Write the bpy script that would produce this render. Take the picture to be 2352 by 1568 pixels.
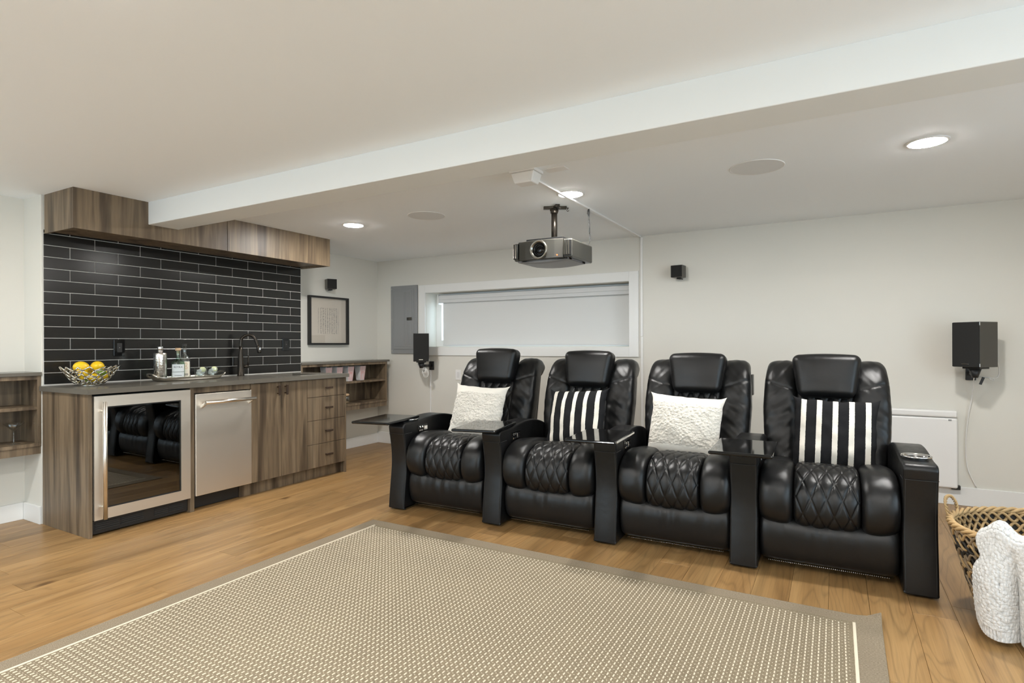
import bpy, math, random
import numpy as np
from mathutils import Vector, Matrix, Euler
random.seed(7); rng = np.random.default_rng(7)
for o in list(bpy.data.objects): bpy.data.objects.remove(o, do_unlink=True)
S = bpy.context.scene; COL = S.collection
# ---------------------------------------------------------------- camera
TH = math.atan(742/1311.); RO = math.atan(10/3058.)
s_, c_ = math.sin(TH), math.cos(TH)
fw = Vector((-s_, c_, 0)); rt = Vector((c_, s_, 0)); up = Vector((0, 0, 1))
ca = math.cos(RO)*rt - math.sin(RO)*up; cu = math.sin(RO)*rt + math.cos(RO)*up
cd = bpy.data.cameras.new('camera'); cam = bpy.data.objects.new('camera', cd); COL.objects.link(cam)
cam.matrix_world = Matrix(((ca.x, cu.x, -fw.x, 0), (ca.y, cu.y, -fw.y, 0), (ca.z, cu.z, -fw.z, 1.2), (0, 0, 0, 1)))
cd.sensor_width = 36; cd.lens = 36*1311/2352; cd.shift_y = 6.4/2352; cd.clip_start = .02
S.camera = cam
# ---------------------------------------------------------------- world, exposure
W = bpy.data.worlds.new('world'); S.world = W; W.use_nodes = True
bg = W.node_tree.nodes['Background']; bg.inputs[0].default_value = (.72, .87, 1, 1); bg.inputs[1].default_value = 4.5
S.view_settings.view_transform = 'Standard'; S.view_settings.look = 'None'
S.view_settings.gamma = 1; S.view_settings.use_curve_mapping = False
S.view_settings.exposure = 0.15
LAMP = 430.0      # emission of each recessed lamp lens
# ---------------------------------------------------------------- room dimensions
XN, XW, XF, YB, ZC = -4.91, -4.655, -4.03, 5.31, 2.22
XR, YF = 2.7, -2.4
BY0, BY1 = 1.785, 3.93
# ================================================================ materials
def nt(name):
    m = bpy.data.materials.new(name); m.use_nodes = True
    t = m.node_tree; return m, t, t.nodes['Principled BSDF'], t.nodes, t.links
def setp(b, color=None, rough=None, metal=None, spec=None, coat=None, coatr=None, trans=None, ior=None, emis=None, estr=None, sheen=None):
    I = b.inputs
    if color is not None: I['Base Color'].default_value = (*color, 1)
    if rough is not None: I['Roughness'].default_value = rough
    if metal is not None: I['Metallic'].default_value = metal
    if spec is not None: I['Specular IOR Level'].default_value = spec
    if coat is not None: I['Coat Weight'].default_value = coat
    if coatr is not None: I['Coat Roughness'].default_value = coatr
    if trans is not None: I['Transmission Weight'].default_value = trans
    if ior is not None: I['IOR'].default_value = ior
    if emis is not None: I['Emission Color'].default_value = (*emis, 1); I['Emission Strength'].default_value = estr
    if sheen is not None: I['Sheen Weight'].default_value = sheen
def coords(n, l, kind, scale=(1, 1, 1), rot=(0, 0, 0)):
    mp = n.new('ShaderNodeMapping'); mp.inputs['Scale'].default_value = scale; mp.inputs['Rotation'].default_value = rot
    if kind == 'world':
        g = n.new('ShaderNodeNewGeometry'); l.new(g.outputs['Position'], mp.inputs[0])
    else:
        g = n.new('ShaderNodeTexCoord'); l.new(g.outputs['Object'], mp.inputs[0])
    return mp.outputs[0]
def noise(n, l, vec, scale=1, detail=3, rough=.5, dist=0):
    t = n.new('ShaderNodeTexNoise'); l.new(vec, t.inputs['Vector'])
    t.inputs['Scale'].default_value = scale; t.inputs['Detail'].default_value = detail
    t.inputs['Roughness'].default_value = rough; t.inputs['Distortion'].default_value = dist
    return t.outputs['Fac']
def ramp(n, l, fac, stops):
    r = n.new('ShaderNodeValToRGB'); l.new(fac, r.inputs[0]); e = r.color_ramp.elements
    while len(e) < len(stops): e.new(.5)
    for k, (p, c) in enumerate(stops):
        e[k].position = p; e[k].color = (*c, 1) if len(c) == 3 else c
    return r.outputs[0]
def mixc(n, l, a, b, fac, mode='MIX'):
    m = n.new('ShaderNodeMix'); m.data_type = 'RGBA'; m.blend_type = mode
    for sock, v in ((m.inputs[0], fac), (m.inputs[6], a), (m.inputs[7], b)):
        if isinstance(v, (int, float)): sock.default_value = v
        elif isinstance(v, tuple): sock.default_value = (*v, 1)
        else: l.new(v, sock)
    return m.outputs[2]
def math_(n, l, op, a, b=None):
    m = n.new('ShaderNodeMath'); m.operation = op
    for k, v in enumerate((a, b)):
        if v is None: continue
        if isinstance(v, (int, float)): m.inputs[k].default_value = v
        else: l.new(v, m.inputs[k])
    return m.outputs[0]
def bump(n, l, b, h, strength=.2, dist=.01):
    bp = n.new('ShaderNodeBump'); bp.inputs['Strength'].default_value = strength; bp.inputs['Distance'].default_value = dist
    l.new(h, bp.inputs['Height']); l.new(bp.outputs[0], b.inputs['Normal'])
    return bp
def plain(name, color, rough=.5, bumpv=None, kind='obj', var=0, **k):
    m, t, b, n, l = nt(name); setp(b, color, rough, **k)
    if bumpv or var:
        v = coords(n, l, kind)
        h = noise(n, l, v, bumpv[0] if bumpv else 12, 3)
        if bumpv: bump(n, l, b, h, bumpv[1], bumpv[2])
        if var:
            lo = tuple(x*(1-var) for x in color); hi = tuple(min(1, x*(1+var)) for x in color)
            l.new(ramp(n, l, noise(n, l, v, 6, 4), [(.3, lo), (.7, hi)]), b.inputs['Base Color'])
    return m
M = {}
M['wall'] = plain('wall_paint', (.69, .672, .612), .7, (180, .06, .002), 'world')
M['ceil'] = plain('ceiling_paint', (.93, .965, .99), .8, (60, .10, .002), 'world', spec=.15)
M['trim'] = plain('trim_white', (.80, .80, .78), .4, (40, .02, .001), 'world')
M['beam'] = plain('beam_paint', (.78, .80, .79), .6, (70, .06, .002), 'world')
M['grout'] = plain('grout', (.62, .60, .56), .8, (200, .2, .002), 'world')
M['tile'] = plain('black_glazed_tile', (.013, .0125, .0115), .2, (9, .035, .004), 'world', spec=.45)
M['top'] = plain('taupe_quartz', (.135, .124, .104), .22, (6, .004, .001), 'world', var=.03)
M['blackpl'] = plain('black_plastic', (.014, .014, .014), .42, (120, .04, .001))
M['blackgl'] = plain('black_gloss', (.006, .006, .006), .06, (3, .01, .001), spec=.4)
M['darkin'] = plain('dark_interior', (.02, .02, .02), .6, (50, .05, .001))
M['chrome'] = plain('chrome', (.82, .82, .82), .1, (4, .01, .001), metal=1)
M['silver'] = plain('cast_silver', (.72, .69, .62), .17, (35, .10, .003), metal=1)
M['hammer'] = plain('hammered_silver', (.75, .73, .68), .16, (90, .5, .004), metal=1)
M['satin'] = plain('satin_steel', (.80, .76, .69), .27, (3, .004, .0005), 'world', metal=1)
M['ringmetal'] = plain('gunmetal_ring', (.30, .285, .25), .22, (60, .01, .001), metal=.9)
M['bronze'] = plain('dark_bronze', (.05, .042, .034), .3, (60, .03, .001), metal=.85)
M['pull'] = plain('brown_pull', (.06, .038, .026), .35, (60, .03, .001), metal=.3)
M['greymetal'] = plain('grey_painted_steel', (.27, .275, .275), .38, (30, .03, .001))
M['grille'] = plain('speaker_cloth', (.012, .0118, .011), .9, (900, .3, .001))
M['cabside'] = plain('charcoal_vinyl', (.06, .056, .047), .35, (300, .12, .001))
M['proj'] = plain('projector_shell', (.055, .053, .045), .3, (200, .05, .001))
M['projb'] = plain('projector_belly', (.20, .20, .20), .4, (200, .05, .001))
M['whitepl'] = plain('white_plastic', (.82, .81, .79), .35, (30, .02, .001))
M['cable'] = plain('white_cable', (.78, .77, .74), .45, (30, .02, .001))
M['spkgrille'] = plain('ceiling_grille', (.76, .77, .77), .7, (700, .3, .001))
M['paper'] = plain('cream_paper', (.66, .60, .51), .7, (90, .04, .001))
M['ink'] = plain('black_ink', (.02, .02, .025), .7, (90, .04, .001))
M['frame'] = plain('black_frame', (.012, .012, .012), .3, (60, .04, .001))
M['lemon'] = plain('lemon_peel', (.80, .52, .015), .38, (220, .25, .002), var=.08)
M['lime'] = plain('lime_peel', (.16, .26, .03), .38, (220, .25, .002), var=.15)
M['cork'] = plain('pale_wood_cork', (.62, .42, .25), .6, (90, .1, .001), var=.1)
M['label'] = plain('pale_label', (.62, .66, .66), .6, (90, .03, .001))
M['label2'] = plain('cream_label', (.74, .68, .56), .6, (90, .03, .001))
M['orange'] = plain('orange_print', (.62, .26, .07), .6, (90, .03, .001))
M['red'] = plain('red_print', (.60, .10, .10), .6, (90, .03, .001))
M['card'] = plain('white_card', (.70, .69, .68), .6, (60, .03, .001))
M['ice'] = plain('ice', (.78, .82, .80), .12, (40, .5, .004), spec=.6)
M['limeflesh'] = plain('lime_flesh', (.72, .76, .45), .4, (120, .2, .001), var=.1)
M['cloth'] = None
M['rope'] = plain('seagrass_tan', (.42, .28, .13), .75, (260, .5, .002), var=.3)
M['ropedark'] = plain('seagrass_dark', (.022, .019, .015), .75, (260, .5, .002), var=.3)
M['ropegrey'] = plain('seagrass_faded', (.25, .185, .115), .8, (260, .5, .002), var=.3)
M['blind'] = plain('blind_fabric', (.70, .71, .70), .8, (500, .1, .001), 'world')
M['blindbox'] = plain('blind_valance', (.66, .67, .67), .6, (300, .05, .001), 'world')
M['redled'] = plain('red_led', (.8, .1, .02), .4, emis=(1, .18, .04), estr=3)
M['cream'] = plain('rug_cream_yarn', (.70, .62, .48), .85, (400, .3, .001))
def pane(name, tint, refl=(1, 1, 1), f0=.05):
    m, t, b, n, l = nt(name); n.remove(b)
    tr = n.new('ShaderNodeBsdfTransparent'); tr.inputs[0].default_value = (*tint, 1)
    gl = n.new('ShaderNodeBsdfGlossy'); gl.inputs['Roughness'].default_value = .015; gl.inputs[0].default_value = (*refl, 1)
    lw = n.new('ShaderNodeLayerWeight'); lw.inputs[0].default_value = .5
    fr = math_(n, l, 'ADD', math_(n, l, 'MULTIPLY', math_(n, l, 'POWER', lw.outputs['Facing'], 4.0), .9), f0)
    mx = n.new('ShaderNodeMixShader'); l.new(fr, mx.inputs[0]); l.new(tr.outputs[0], mx.inputs[1]); l.new(gl.outputs[0], mx.inputs[2])
    bp = n.new('ShaderNodeBump'); bp.inputs['Strength'].default_value = .01
    l.new(noise(n, l, coords(n, l, 'world'), 3, 1), bp.inputs['Height']); l.new(bp.outputs[0], gl.inputs['Normal'])
    l.new(mx.outputs[0], n['Material Output'].inputs[0]); return m
M['pane'] = pane('window_pane', (.95, .97, .97)); M['cooler_glass'] = pane('smoked_glass', (.10, .12, .11), f0=.13); M['glass'] = pane('clear_glass', (.93, .95, .95), f0=.09); M['glassg'] = pane('green_tint_glass', (.80, .90, .85), f0=.07); M['art_glass'] = pane('art_glass', (.97, .97, .97))
def steel():
    m, t, b, n, l = nt('brushed_steel'); setp(b, (.84, .79, .71), .42, metal=1)
    h = noise(n, l, coords(n, l, 'world', (3, 3, 900)), 1, 2)
    l.new(ramp(n, l, h, [(.3, (.40,)*3), (.7, (.47,)*3)]), b.inputs['Roughness'])
    bump(n, l, b, h, .012, .0004); return m
M['steel'] = steel()
def walnut():
    m, t, b, n, l = nt('walnut_veneer'); setp(b, rough=.42, spec=.4)
    v1 = coords(n, l, 'world', (7, 7, .55)); a = noise(n, l, v1, 1, 3, .55, .6)
    v2 = coords(n, l, 'world', (26, 26, 1.0)); a2 = noise(n, l, v2, 1, 4, .6, .3)
    v3 = coords(n, l, 'world', (420, 420, 9)); a3 = noise(n, l, v3, 1, 2)
    c1 = ramp(n, l, a, [(.30, (.062, .043, .028)), (.41, (.118, .084, .053)), (.50, (.225, .165, .104)), (.60, (.165, .119, .075)), (.74, (.270, .205, .134))])
    c2 = ramp(n, l, a2, [(.34, (.50,)*3), (.55, (1, 1, 1)), (.75, (1.12,)*3)])
    c3 = ramp(n, l, a3, [(.3, (.80,)*3), (.6, (1.05,)*3)])
    c = mixc(n, l, c1, c2, .75, 'MULTIPLY'); c = mixc(n, l, c, c3, .7, 'MULTIPLY')
    l.new(c, b.inputs['Base Color']); bump(n, l, b, a3, .12, .001); return m
M['walnut'] = walnut()
def oak():
    m, t, b, n, l = nt('oak_plank'); setp(b, rough=.36, spec=.4)
    oi = n.new('ShaderNodeObjectInfo')
    cmb = n.new('ShaderNodeCombineXYZ'); l.new(math_(n, l, 'MULTIPLY', oi.outputs['Random'], 37.0), cmb.inputs[2])
    l.new(math_(n, l, 'MULTIPLY', oi.outputs['Random'], 11.0), cmb.inputs[1])
    g = n.new('ShaderNodeNewGeometry'); ad = n.new('ShaderNodeVectorMath'); ad.operation = 'ADD'
    l.new(g.outputs['Position'], ad.inputs[0]); l.new(cmb.outputs[0], ad.inputs[1])
    def mp(sc):
        q = n.new('ShaderNodeMapping'); q.inputs['Scale'].default_value = sc; l.new(ad.outputs[0], q.inputs[0]); return q.outputs[0]
    # cathedral figure: rings of a stretched, distorted field
    fld = noise(n, l, mp((5.5, .62, 1)), 1, 2, .4, .35)
    rings = math_(n, l, 'FRACT', math_(n, l, 'MULTIPLY', fld, 16.0))
    rr = ramp(n, l, rings, [(0, (.68,)*3), (.2, (1, 1, 1)), (.8, (1.03,)*3), (1, (.74,)*3)])
    fine = noise(n, l, mp((190, 3.2, 1)), 1, 3, .6)
    ff = ramp(n, l, fine, [(.32, (.80,)*3), (.52, (1, 1, 1)), (.72, (1.10,)*3)])
    mid = noise(n, l, mp((11, .8, 1)), 1, 3)
    base = ramp(n, l, mid, [(.3, (.27, .153, .059)), (.5, (.34, .202, .083)), (.7, (.385, .24, .104))])
    tone = ramp(n, l, oi.outputs['Random'], [(0, (.80, .78, .74)), (.35, (1, .97, .92)), (.7, (1.06, 1.04, 1)), (1, (.92, .90, .88))])
    c = mixc(n, l, base, rr, .8, 'MULTIPLY'); c = mixc(n, l, c, ff, .75, 'MULTIPLY'); c = mixc(n, l, c, tone, .9, 'MULTIPLY')
    v = n.new('ShaderNodeTexVoronoi'); v.inputs['Scale'].default_value = 1; l.new(mp((1.6, .8, 1)), v.inputs['Vector'])
    kn = ramp(n, l, v.outputs['Distance'], [(0, (.25, .2, .15)), (.022, (.45, .38, .3)), (.05, (1, 1, 1))])
    c = mixc(n, l, c, kn, .9, 'MULTIPLY')
    l.new(c, b.inputs['Base Color']); bump(n, l, b, fine, .06, .001); return m
M['oak'] = oak()
def leather():
    m, t, b, n, l = nt('black_leather'); setp(b, (.0075, .0075, .0077), .36, spec=.38)
    v = coords(n, l, 'obj'); vo = n.new('ShaderNodeTexVoronoi'); vo.feature = 'DISTANCE_TO_EDGE'; vo.inputs['Scale'].default_value = 420; l.new(v, vo.inputs['Vector'])
    big = noise(n, l, v, 14, 3, .5, .5)
    h = math_(n, l, 'ADD', math_(n, l, 'MULTIPLY', vo.outputs[0], .25), math_(n, l, 'MULTIPLY', big, 1.2))
    bump(n, l, b, h, .22, .006)
    l.new(ramp(n, l, noise(n, l, v, 30, 2), [(.3, (.28,)*3), (.7, (.37,)*3)]), b.inputs['Roughness']); return m
M['leather'] = leather()
M['stitch'] = plain('dark_stitch', (.028, .028, .028), .6, (900, .3, .001))
def rugm(name, c0, c1, sx, sy):
    m, t, b, n, l = nt(name); setp(b, rough=.92, spec=.15)
    w = noise(n, l, coords(n, l, 'world', (sx, sy, 1)), 1, 2, .6)
    big = noise(n, l, coords(n, l, 'world'), 2.2, 3)
    c = ramp(n, l, w, [(.3, c0), (.7, c1)]); c = mixc(n, l, c, ramp(n, l, big, [(.3, (.9, .9, .9)), (.7, (1.06, 1.06, 1.05))]), .8, 'MULTIPLY')
    l.new(c, b.inputs['Base Color']); bump(n, l, b, w, .4, .002); return m
M['rug'] = rugm('rug_taupe_weave', (.165, .130, .085), (.30, .248, .170), 260, 120)
M['rugb'] = rugm('rug_border_weave', (.18, .142, .098), (.33, .272, .195), 150, 330)
def fleece():
    m, t, b, n, l = nt('ivory_fleece'); setp(b, (.80, .765, .69), .9, spec=.2, sheen=.3)
    tc = n.new('ShaderNodeTexCoord'); sp = n.new('ShaderNodeSeparateXYZ'); l.new(tc.outputs['Object'], sp.inputs[0])
    band = math_(n, l, 'LESS_THAN', math_(n, l, 'ABSOLUTE', sp.outputs[2]), .133)
    v = coords(n, l, 'obj', (1, 1, 1.6)); h = noise(n, l, v, 105, 3, .6, .6)
    h2 = math_(n, l, 'MULTIPLY', h, band)
    bump(n, l, b, h2, .9, .006)
    dk = ramp(n, l, h, [(.3, (.78, .76, .73)), (.6, (1, 1, 1))]); mm = mixc(n, l, (1, 1, 1), dk, band)
    l.new(mixc(n, l, (.80, .765, .69), mm, 1, 'MULTIPLY'), b.inputs['Base Color']); return m
M['fleece'] = fleece()
def stripes():
    m, t, b, n, l = nt('black_white_stripe_weave'); setp(b, rough=.95, spec=.1)
    tc = n.new('ShaderNodeTexCoord'); sp = n.new('ShaderNodeSeparateXYZ'); l.new(tc.outputs['Object'], sp.inputs[0])
    wv = noise(n, l, coords(n, l, 'obj', (1, 1, 1)), 160, 2)
    x = math_(n, l, 'ADD', sp.outputs[0], math_(n, l, 'MULTIPLY', math_(n, l, 'SUBTRACT', wv, .5), .004))
    u = math_(n, l, 'FRACT', math_(n, l, 'ADD', math_(n, l, 'MULTIPLY', x, 1/.0805), 20.5))
    st = math_(n, l, 'LESS_THAN', math_(n, l, 'ABSOLUTE', math_(n, l, 'SUBTRACT', u, .5)), .17)
    fr = math_(n, l, 'LESS_THAN', math_(n, l, 'ABSOLUTE', sp.outputs[0]), .188)
    st = math_(n, l, 'MULTIPLY', st, fr)
    l.new(mixc(n, l, (.016, .016, .017), (.74, .70, .62), st), b.inputs['Base Color'])
    bump(n, l, b, noise(n, l, coords(n, l, 'obj', (1, 1, 2)), 260, 2), .5, .003); return m
M['stripes'] = stripes()
def knit():
    m, t, b, n, l = nt('white_knit'); setp(b, (.74, .74, .73), .95, spec=.1)
    v = coords(n, l, 'obj', (1, 1, .55)); vo = n.new('ShaderNodeTexVoronoi'); vo.inputs['Scale'].default_value = 95; l.new(v, vo.inputs['Vector'])
    h = math_(n, l, 'ADD', vo.outputs[0], math_(n, l, 'MULTIPLY', noise(n, l, v, 300, 2), .4))
    bump(n, l, b, h, .8, -.006)
    l.new(ramp(n, l, vo.outputs[0], [(.45, (.74, .74, .73)), (.95, (.58, .58, .57))]), b.inputs['Base Color']); return m
M['knit'] = knit()
def emis(name, col, st):
    m, t, b, n, l = nt(name); setp(b, (.9, .9, .9), .5, emis=col, estr=st)
    g = n.new('ShaderNodeTexNoise'); g.inputs['Scale'].default_value = 3
    return m
M['lens'] = emis('lamp_lens', (1, .975, .94), LAMP)
# ================================================================ geometry helpers (verts, faces)
def join(*gs):
    V, F = [], []
    for v, f in gs:
        o = len(V); V += list(v); F += [tuple(i+o for i in q) for q in f]
    return V, F
def rbox(x0, x1, y0, y1, z0, z1, r=.002, k=1, m=1):
    c = ((x0+x1)/2, (y0+y1)/2, (z0+z1)/2); h = (abs(x1-x0)/2, abs(y1-y0)/2, abs(z1-z0)/2)
    r = min(r, min(h)*.999)
    ax = []
    for q in h:
        a = [q-r + r*math.tan(j*math.pi/4/k) for j in range(k+1)]
        mid = list(np.linspace(-(q-r), q-r, m+1)) if q-r > 1e-6 else [0]
        L = [-x for x in reversed(a[1:])] + mid + a[1:]
        ax.append(L)
    idx = {}; V = []; F = []
    def vert(p):
        key = tuple(round(t, 6) for t in p)
        if key in idx: return idx[key]
        q = [max(-(h[i]-r), min(h[i]-r, p[i])) for i in range(3)]; d = [p[i]-q[i] for i in range(3)]
        L = math.sqrt(sum(t*t for t in d)) or 1
        idx[key] = len(V); V.append(tuple(c[i]+q[i]+d[i]/L*r for i in range(3))); return idx[key]
    for a in range(3):
        b_, d_ = (a+1) % 3, (a+2) % 3
        for sgn in (-1, 1):
            for i in range(len(ax[b_])-1):
                for j in range(len(ax[d_])-1):
                    q = []
                    for ii, jj in ((i, j), (i+1, j), (i+1, j+1), (i, j+1)):
                        p = [0, 0, 0]; p[a] = sgn*h[a]; p[b_] = ax[b_][ii]; p[d_] = ax[d_][jj]; q.append(vert(p))
                    if len(set(q)) < 3: continue
                    F.append(tuple(q) if sgn > 0 else tuple(reversed(q)))
    return V, F
def deform(g, fn): return [tuple(fn(*v)) for v in g[0]], g[1]
def xf(g, loc=(0, 0, 0), rot=(0, 0, 0), sc=(1, 1, 1)):
    m = Matrix.Translation(loc) @ Euler(rot).to_matrix().to_4x4() @ Matrix.Diagonal((*sc, 1))
    return [tuple(m @ Vector(v)) for v in g[0]], g[1]
def catmull(P, n=8, closed=False):
    P = [np.array(p, float) for p in P]; out = []; N = len(P)
    for i in range(N if closed else N-1):
        g = (lambda k: P[k % N]) if closed else (lambda k: P[max(0, min(N-1, k))])
        p0, p1, p2, p3 = g(i-1), g(i), g(i+1), g(i+2)
        for t in np.linspace(0, 1, n, endpoint=False):
            out.append(.5*((2*p1)+(-p0+p2)*t+(2*p0-5*p1+4*p2-p3)*t*t+(-p0+3*p1-3*p2+p3)*t**3))
    if not closed: out.append(P[-1])
    return out
def tube(P, r, seg=8, closed=False):
    P = [Vector(p) for p in P]; N = len(P); V = []; F = []
    R = r if hasattr(r, '__len__') else [r]*N
    prev = None
    for i in range(N):
        a = P[(i-1) % N] if (closed or i > 0) else P[0]; b = P[(i+1) % N] if (closed or i < N-1) else P[-1]
        t = (b-a); t = t.normalized() if t.length > 1e-9 else Vector((0, 0, 1))
        if prev is None:
            q = Vector((0, 0, 1)) if abs(t.z) < .9 else Vector((1, 0, 0)); nn = t.cross(q).normalized()
        else:
            nn = prev - t*prev.dot(t); nn = nn.normalized() if nn.length > 1e-9 else t.orthogonal().normalized()
        prev = nn; bb = t.cross(nn)
        for k in range(seg):
            an = 2*math.pi*k/seg; V.append(tuple(P[i]+(nn*math.cos(an)+bb*math.sin(an))*R[i]))
    for i in range(N if closed else N-1):
        j = (i+1) % N
        for k in range(seg): F.append((i*seg+k, i*seg+(k+1) % seg, j*seg+(k+1) % seg, j*seg+k))
    if not closed: F.append(tuple(reversed(range(seg)))); F.append(tuple(range((N-1)*seg, N*seg)))
    return V, F
def lathe(prof, c=(0, 0, 0), seg=24, axis='z', cap=True):
    V = []; F = []; n = len(prof)
    for r, z in prof:
        for k in range(seg):
            a = 2*math.pi*k/seg; p = (r*math.cos(a), r*math.sin(a), z)
            if axis == 'y': p = (p[0], z, -p[1])
            if axis == 'x': p = (z, p[0], p[1])
            V.append((p[0]+c[0], p[1]+c[1], p[2]+c[2]))
    for i in range(n-1):
        for k in range(seg): F.append((i*seg+k, i*seg+(k+1) % seg, (i+1)*seg+(k+1) % seg, (i+1)*seg+k))
    if cap:
        if prof[0][0] > 1e-6: F.append(tuple(reversed(range(seg))))
        if prof[-1][0] > 1e-6: F.append(tuple(range((n-1)*seg, n*seg)))
    return V, F
def grid(fn, nu, nv, wrapu=False):
    V = [tuple(fn(i/(nu if wrapu else nu-1), j/(nv-1))) for j in range(nv) for i in range(nu)]; F = []
    for j in range(nv-1):
        for i in range(nu if wrapu else nu-1):
            k = (i+1) % nu; F.append((j*nu+i, j*nu+k, (j+1)*nu+k, (j+1)*nu+i))
    return V, F
def extrude(prof, x0, x1, r=.02, k=3):
    """closed (y,z) profile swept along x with rounded rims"""
    P = np.array(prof); N = len(P)
    T = np.roll(P, -1, 0)-np.roll(P, 1, 0); T /= np.linalg.norm(T, axis=1)[:, None]+1e-12
    A = .5*np.sum(P[:, 0]*np.roll(P[:, 1], -1)-np.roll(P[:, 0], -1)*P[:, 1])
    Nn = np.stack([T[:, 1], -T[:, 0]], 1)*(1 if A > 0 else -1)
    rings = []
    for j in range(k+1):
        a = j*math.pi/2/k; rings.append((x0+r*(1-math.sin(a)), r*(1-math.cos(a))))
    rings = rings[::-1]; rings = [(x0+r*(1-math.sin(a)), r*(1-math.cos(a))) for a in np.linspace(0, math.pi/2, k+1)]
    # a=0: x0+r, inset 0 ; a=90: x0, inset r
    left = rings[::-1]; right = [(x1-(x-x0), ins) for x, ins in rings]
    V = []; F = []
    allr = left+right
    for x, ins in allr:
        Q = P-Nn*ins; V += [(x, q[0], q[1]) for q in Q]
    for i in range(len(allr)-1):
        for j in range(N):
            q = (i*N+j, i*N+(j+1) % N, (i+1)*N+(j+1) % N, (i+1)*N+j); F.append(q if A < 0 else tuple(reversed(q)))
    c0 = tuple(range(N)); c1 = tuple(range((len(allr)-1)*N, len(allr)*N))
    F.append(c0 if A < 0 else c0[::-1]); F.append(c1[::-1] if A < 0 else c1)
    F[-1], F[-2] = tuple(reversed(F[-1])), tuple(reversed(F[-2]))
    return V, F
def slab_hole(axis, t0, t1, u0, u1, v0, v1, hu0, hu1, hv0, hv1):
    """flat slab with a rectangular hole; axis = thickness axis, (u,v) the two others in cyclic order"""
    def pt(t, u, v):
        p = [0, 0, 0]; p[axis] = t; p[(axis+1) % 3] = u; p[(axis+2) % 3] = v; return tuple(p)
    V = []; F = []
    for t in (t0, t1):
        for (u, v) in ((u0, v0), (u1, v0), (u1, v1), (u0, v1), (hu0, hv0), (hu1, hv0), (hu1, hv1), (hu0, hv1)): V.append(pt(t, u, v))
    for k in range(4):
        j = (k+1) % 4
        F.append((8+k, 8+j, 8+4+j, 8+4+k)); F.append((4+k, 4+j, j, k))
        F.append((k, j, 8+j, 8+k)); F.append((4+j, 4+k, 12+k, 12+j))
    return V, F
# ================================================================ object helpers
ORG = {}
def mesh_of(name, g):
    me = bpy.data.meshes.new(name); me.from_pydata(g[0], [], g[1]); me.update(); return me
def thing(name, label, cat, loc=(0, 0, 0), group=None, kind=None):
    o = bpy.data.objects.new(name, None); COL.objects.link(o); o.location = loc; o.empty_display_size = .05
    ORG[o.name] = Vector(loc); o['label'] = label
    if cat: o['category'] = cat
    if group: o['group'] = group
    if kind: o['kind'] = kind
    return o
def mk(name, g, mat, parent=None, smooth=False, label=None, cat=None, group=None, kind=None):
    V, F = g
    if parent is not None: org = ORG[parent.name]
    else:
        A = np.array(V); org = Vector(((A[:, 0].min()+A[:, 0].max())/2, (A[:, 1].min()+A[:, 1].max())/2, A[:, 2].min()))
    me = mesh_of(name, ([(v[0]-org[0], v[1]-org[1], v[2]-org[2]) for v in V], F))
    me.materials.append(M[mat] if isinstance(mat, str) else mat)
    if smooth:
        if smooth is True: me.polygons.foreach_set('use_smooth', [True]*len(me.polygons))
        else: me.polygons.foreach_set('use_smooth', [len(p.vertices) <= 4 for p in me.polygons])
    o = bpy.data.objects.new(name, me); COL.objects.link(o)
    if parent is not None: o.parent = parent
    else: o.location = org
    ORG[o.name] = Vector(org)
    if label: o['label'] = label
    if cat: o['category'] = cat
    if group: o['group'] = group
    if kind: o['kind'] = kind
    return o
def struct(name, g, mat, label=None, parent=None): return mk(name, g, mat, parent, label=label, kind=None if parent else 'structure')
def dup(root, label=None):
    r = root.copy(); COL.objects.link(r)
    if label: r['label'] = label
    for ch in list(root.children):
        c = ch.copy(); COL.objects.link(c); c.parent = r
        for g in list(ch.children):
            d = g.copy(); COL.objects.link(d); d.parent = c
    return r
# ================================================================ SETTING
floor = struct('floor', rbox(XN-.1, XR+.1, YF-.1, YB+.1, -.08, -.018, .001), 'darkin', 'light oak plank floor running towards the window wall')
ORG[floor.name] = Vector(floor.location)
PW = .163; x = -4.90-.02; n_pl = 0
while x < XR:
    x1 = min(x+PW, XR); y = YF - random.uniform(0, 1.6)
    while y < YB:
        L = random.choice((1.5, 1.8, 2.1, 2.4)); y1 = y+L
        a, b = max(y, YF), min(y1, YB)
        if b-a > .05:
            mk('plank', rbox(max(x, XN)+.0004, x1-.0004, a+.0004, b-.0004, -.018, 0, .0012, 1), 'oak', floor); n_pl += 1
        y = y1
    x = x1
struct('ceiling', rbox(XN-.1, XR+.1, YF-.1, YB+.3, ZC, ZC+.08, .001), 'ceil', 'flat white painted ceiling')
struct('ceiling_beam', rbox(-4.255, XR, 2.262, 2.478, 2.06, ZC+.002, .004, 1), 'beam', 'boxed white ceiling beam crossing the room')
struct('wall_left', rbox(XN-.1, XN, YF-.1, YB+.1, -.02, ZC+.02, .001), 'wall', 'white wall behind the bar and low shelves')
struct('wall_bar', rbox(XN-.01, XW, BY0, BY1, -.02, ZC+.01, .002), 'wall', 'projecting white wall section behind the bar')
WX0, WX1, WZ0, WZ1 = -4.16, -1.713, 1.175, 1.798
struct('wall_back', slab_hole(1, YB, YB+.26, -.02, ZC+.02, XN-.1, XR+.1, WZ0, WZ1, WX0, WX1), 'wall', 'long white back wall with a low window')
RY_0, RY_1, RZ_0, RZ_1 = -2.0, 3.0, .3, 2.0
struct('wall_right', slab_hole(0, XR, XR+.12, YF-.1, YB+.1, -.02, ZC+.02, RY_0, RY_1, RZ_0, RZ_1), 'wall', 'white wall on the right with a wide opening added for daylight')
DX0, DX1 = -4.6, -2.0
struct('wall_front', slab_hole(1, YF-.12, YF, -.02, ZC+.02, XN-.1, XR+.1, .05, 2.05, DX0, DX1), 'wall', 'white wall opposite the window wall')
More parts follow.
